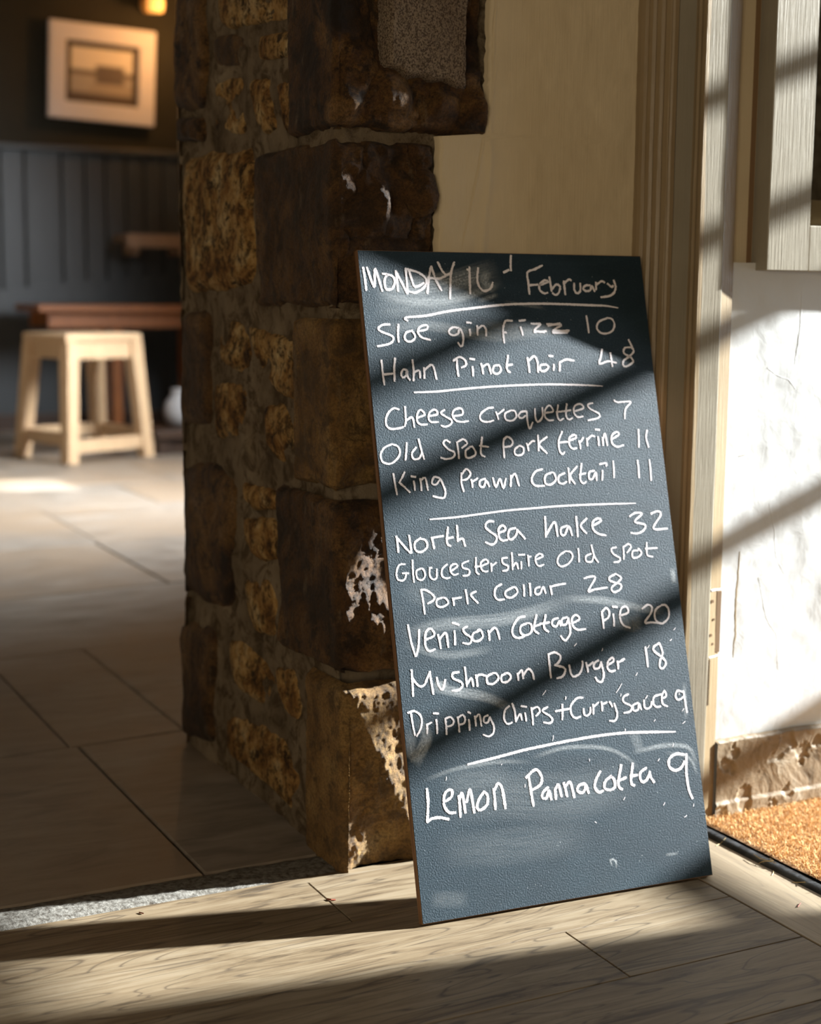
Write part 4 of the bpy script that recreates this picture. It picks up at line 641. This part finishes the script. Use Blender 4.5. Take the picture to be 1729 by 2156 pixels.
straw([(1.471, 1.69, .0006), (1.478, 1.695, .0007), (1.485, 1.703, .0008)], 'tiny straw lying on the border board below the curled straw')
straw([(1.480, 1.655, .0007), (1.486, 1.648, .0018), (1.489, 1.638, .0055)], 'fine straw caught under the rim nearest the right picture edge')
straw([(1.4245, 1.580, .0008), (1.437, 1.588, .0012)], 'dark red brown splinter on the border board', .0009, 'chip', 'splinter')
straw([(.8385, 1.893, .001), (.842, 1.886, .0018), (.848, 1.885, .001)], 'small dark red leaf scrap on the sunlit board left of the chalkboard', .0013, 'chip', 'leaf_scrap')
straw([(.585, 1.962, .001), (.589, 1.955, .0015)], 'tiny brown crumb beside the threshold mortar', .001, 'chip', 'crumb')

# ------------------------------------------------------------------ bar room furniture
st = empty('stool', (2.12, 7.98, 0)); tag(st, 'blonde wooden stool with a square seat and splayed legs, sunlit on its right side', 'stool')
foot = {'f': (1.92, 7.496), 'l': (1.79, 7.95), 'r': (2.375, 7.70), 'b': (2.25, 8.15)}
cx_, cy_ = 2.085, 7.82; topc = {k_: (cx_+(x-cx_)*.80, cy_+(y-cy_)*.80) for k_, (x, y) in foot.items()}; topc['f'] = (1.945, 7.56)
def lp(o): o.location = (-2.12, -7.98, 0); return o
for k_ in 'flrb': lp(put('leg', *beam((*foot[k_], 0), (*topc[k_], .60), .062, .062, .07, .07, ref=(-.41, .91, .01)), M['stool'], st))
def side(a, b, z, h, t, f=.0):
    fa = 1-(z/.6); A = [topc[a][i]+(foot[a][i]-topc[a][i])*fa for i in (0, 1)]; B = [topc[b][i]+(foot[b][i]-topc[b][i])*fa for i in (0, 1)]
    d = Vector((B[0]-A[0], B[1]-A[1], 0)).normalized(); nn = Vector((-d.y, d.x, 0))*t/2; V = []
    for P in (A, B):
        for s_, zz in ((-1, z-h/2), (1, z-h/2), (1, z+h/2), (-1, z+h/2)): V.append((P[0]+nn.x*s_, P[1]+nn.y*s_, zz))
    return V, [(0, 1, 2, 3), (4, 5, 6, 7), (0, 1, 5, 4), (1, 2, 6, 5), (2, 3, 7, 6), (3, 0, 4, 7)]
for a, b in (('f', 'r'), ('f', 'l'), ('l', 'b'), ('b', 'r')):
    lp(put('apron', *side(a, b, .56, .085, .03), M['stool'], st)); lp(put('stretcher', *side(a, b, .085 if a == 'f' and b == 'r' else .12, .065, .03), M['stool'], st))
V = []
sc_ = 1.19; order = 'frbl'
for s_, z in ((.97, .603), (1.0, .612), (1.0, .632), (.97, .642)):
    for k_ in order: V.append((cx_+(topc[k_][0]-cx_)*sc_*s_, cy_+(topc[k_][1]-cy_)*sc_*s_, z))
F = [(0, 1, 2, 3), (12, 13, 14, 15)]
for r_ in (0, 4, 8):
    for q in range(4): F.append((r_+q, r_+(q+1) % 4, r_+4+(q+1) % 4, r_+4+q))
lp(put('seat', V, F, M['stool'], st))

tb = empty('table', (2.6, 8.95, 0)); tag(tb, 'orange brown wooden table against the panelled wall behind the stool', 'table')
def tpart(n, *a, **kk):
    o = bx(n, M['table'], tb, *a, **kk); o.location = (-2.6, -8.95, 0)
tpart('tabletop', 2.07, 3.15, 8.70, 9.30, .735, .775, b=.006); tpart('apron', 2.14, 3.10, 8.76, 8.79, .645, .735); tpart('apron', 2.14, 3.10, 9.2, 9.23, .645, .735)
for x, y in ((2.52, 8.80), (3.05, 8.80), (2.52, 9.13), (3.05, 9.13)): tpart('leg', x, x+.06, y, y+.06, 0, .735)

bn = empty('bench', (3.0, 8.0, 0)); tag(bn, 'low dark wooden bench plinth right of the stool, mostly behind the pillar', 'bench')
for a in ((2.45, 3.15, 7.75, 8.25, .085, .13), (2.47, 2.53, 7.78, 8.22, 0, .085), (3.05, 3.11, 7.78, 8.22, 0, .085), (2.53, 3.05, 7.80, 7.83, 0, .085)):
    o = bx('bench_top' if a[4] > .01 else 'foot', M['darkwood'], bn, *a, b=.002); o.location = (-3.0, -8.0, 0)
sh = empty('wall_shelf', (2.98, 9.3, 1.16)); tag(sh, 'short pale wooden shelf on the dark panelling above the table', 'shelf')
for n, a in (('shelf_board', (2.74, 3.18, 9.22, 9.49, 1.165, 1.20)), ('bracket', (2.80, 2.83, 9.26, 9.49, 1.08, 1.165)), ('bracket', (3.09, 3.12, 9.26, 9.49, 1.08, 1.165)), ('shelf_lip', (2.74, 3.18, 9.20, 9.22, 1.125, 1.205))):
    o = bx(n, M['shelf'], sh, *a); o.location = (-2.98, -9.3, -1.16)
jg = put('jug', *lathe([(.05, 0), (.085, .03), (.095, .08), (.085, .13), (.055, .165), (.05, .19), (.058, .205)], 24), M['jug'], None, True); jg.location = (2.66, 7.98, .131); tag(jg, 'small round pale grey jug on the low bench at the pillar edge', 'jug')

pf = empty('picture_frame', (2.69, 9.52, 2.18)); tag(pf, 'white framed old photograph of a building hung slightly askew on the dark wall', 'picture')
pf.rotation_euler = (0, math.radians(2.2), 0)
w_, h_ = .665, .575
k = N('old_sepia_photograph'); tc = k.n('ShaderNodeTexCoord'); sx = k.n('ShaderNodeSeparateXYZ'); k.l(tc.outputs['Generated'], sx.inputs[0]); X_, Z_ = sx.outputs[0], sx.outputs[2]
def band(v_, lo, hi, s_=.03):
    a = k.n('ShaderNodeMapRange'); k.l(v_, a.inputs[0]); a.inputs[1].default_value = lo-s_; a.inputs[2].default_value = lo+s_
    b = k.n('ShaderNodeMapRange'); k.l(v_, b.inputs[0]); b.inputs[1].default_value = hi-s_; b.inputs[2].default_value = hi+s_
    return k.math('MULTIPLY', a.outputs[0], k.math('SUBTRACT', 1, b.outputs[0]))
c = k.mix(band(Z_, .0, .54), (.66, .60, .50), (.36, .32, .27)); c = k.mix(band(Z_, .46, .55), c, (.12, .10, .08)); c = k.mix(k.math('MULTIPLY', band(X_, .40, .86), band(Z_, .30, .67)), c, (.13, .105, .09)); c = k.mix(band(Z_, -.2, .10), c, (.12, .09, .07)); c = k.mix(k.math('MULTIPLY', band(Z_, .14, .26), band(X_, .3, 1.2)), c, (.34, .28, .21)); k.col(c, .4, .3)
def pp(n, mat, x0, x1, y0, y1, z0, z1, b=0): vv, ff = box(x0, x1, y0, y1, z0, z1, b); return put(n, vv, ff, mat, pf)
f1 = .105
for a in ((-w_/2, w_/2, -.03, .01, h_/2-f1, h_/2), (-w_/2, w_/2, -.03, .01, -h_/2, -h_/2+f1), (-w_/2, -w_/2+f1, -.03, .01, -h_/2+f1, h_/2-f1), (w_/2-f1, w_/2, -.03, .01, -h_/2+f1, h_/2-f1)): pp('frame_side', M['frame'], *a, b=.004)
i1 = f1; i2 = f1+.032
for a in ((-w_/2+i1, w_/2-i1, -.012, .006, h_/2-i2, h_/2-i1), (-w_/2+i1, w_/2-i1, -.012, .006, -h_/2+i1, -h_/2+i2), (-w_/2+i1, -w_/2+i2, -.012, .006, -h_/2+i2, h_/2-i2), (w_/2-i2, w_/2-i1, -.012, .006, -h_/2+i2, h_/2-i2)): pp('inner_moulding', M['framedark'], *a)
o = pp('photograph', k.m, -w_/2+i2, w_/2-i2, -.006, .004, -h_/2+i2, h_/2-i2); o['label'] = 'faded sepia print of a building under a pale sky'

ls = empty('wall_lamp', (2.99, 9.52, 2.62)); tag(ls, 'small amber wall lamp glowing above the white framed photograph', 'lamp')
put('backplate', *lathe([(.05, 0), (.05, .012), (.03, .02)], 16), M['brass'], ls).rotation_euler = (math.pi/2, 0, 0)
put('arm', *beam((0, -.01, 0), (0, -.14, .03), .014, .014), M['brass'], ls)
put('lamp_shade', *lathe([(.045, -.065), (.052, -.02), (.045, .05), (.03, .08)], 20, (0, -.16, 0)), M['lampglass'], ls, True)
put('lamp_cap', *lathe([(.032, .08), (.032, .10), (.01, .115)], 16, (0, -.16, 0)), M['brass'], ls, True)
lamp('wall_lamp_bulb', 'POINT', (3.16, 9.05, 2.45), (0, 0, -1), 17, (1, .47, .15), shadow_soft_size=.06)
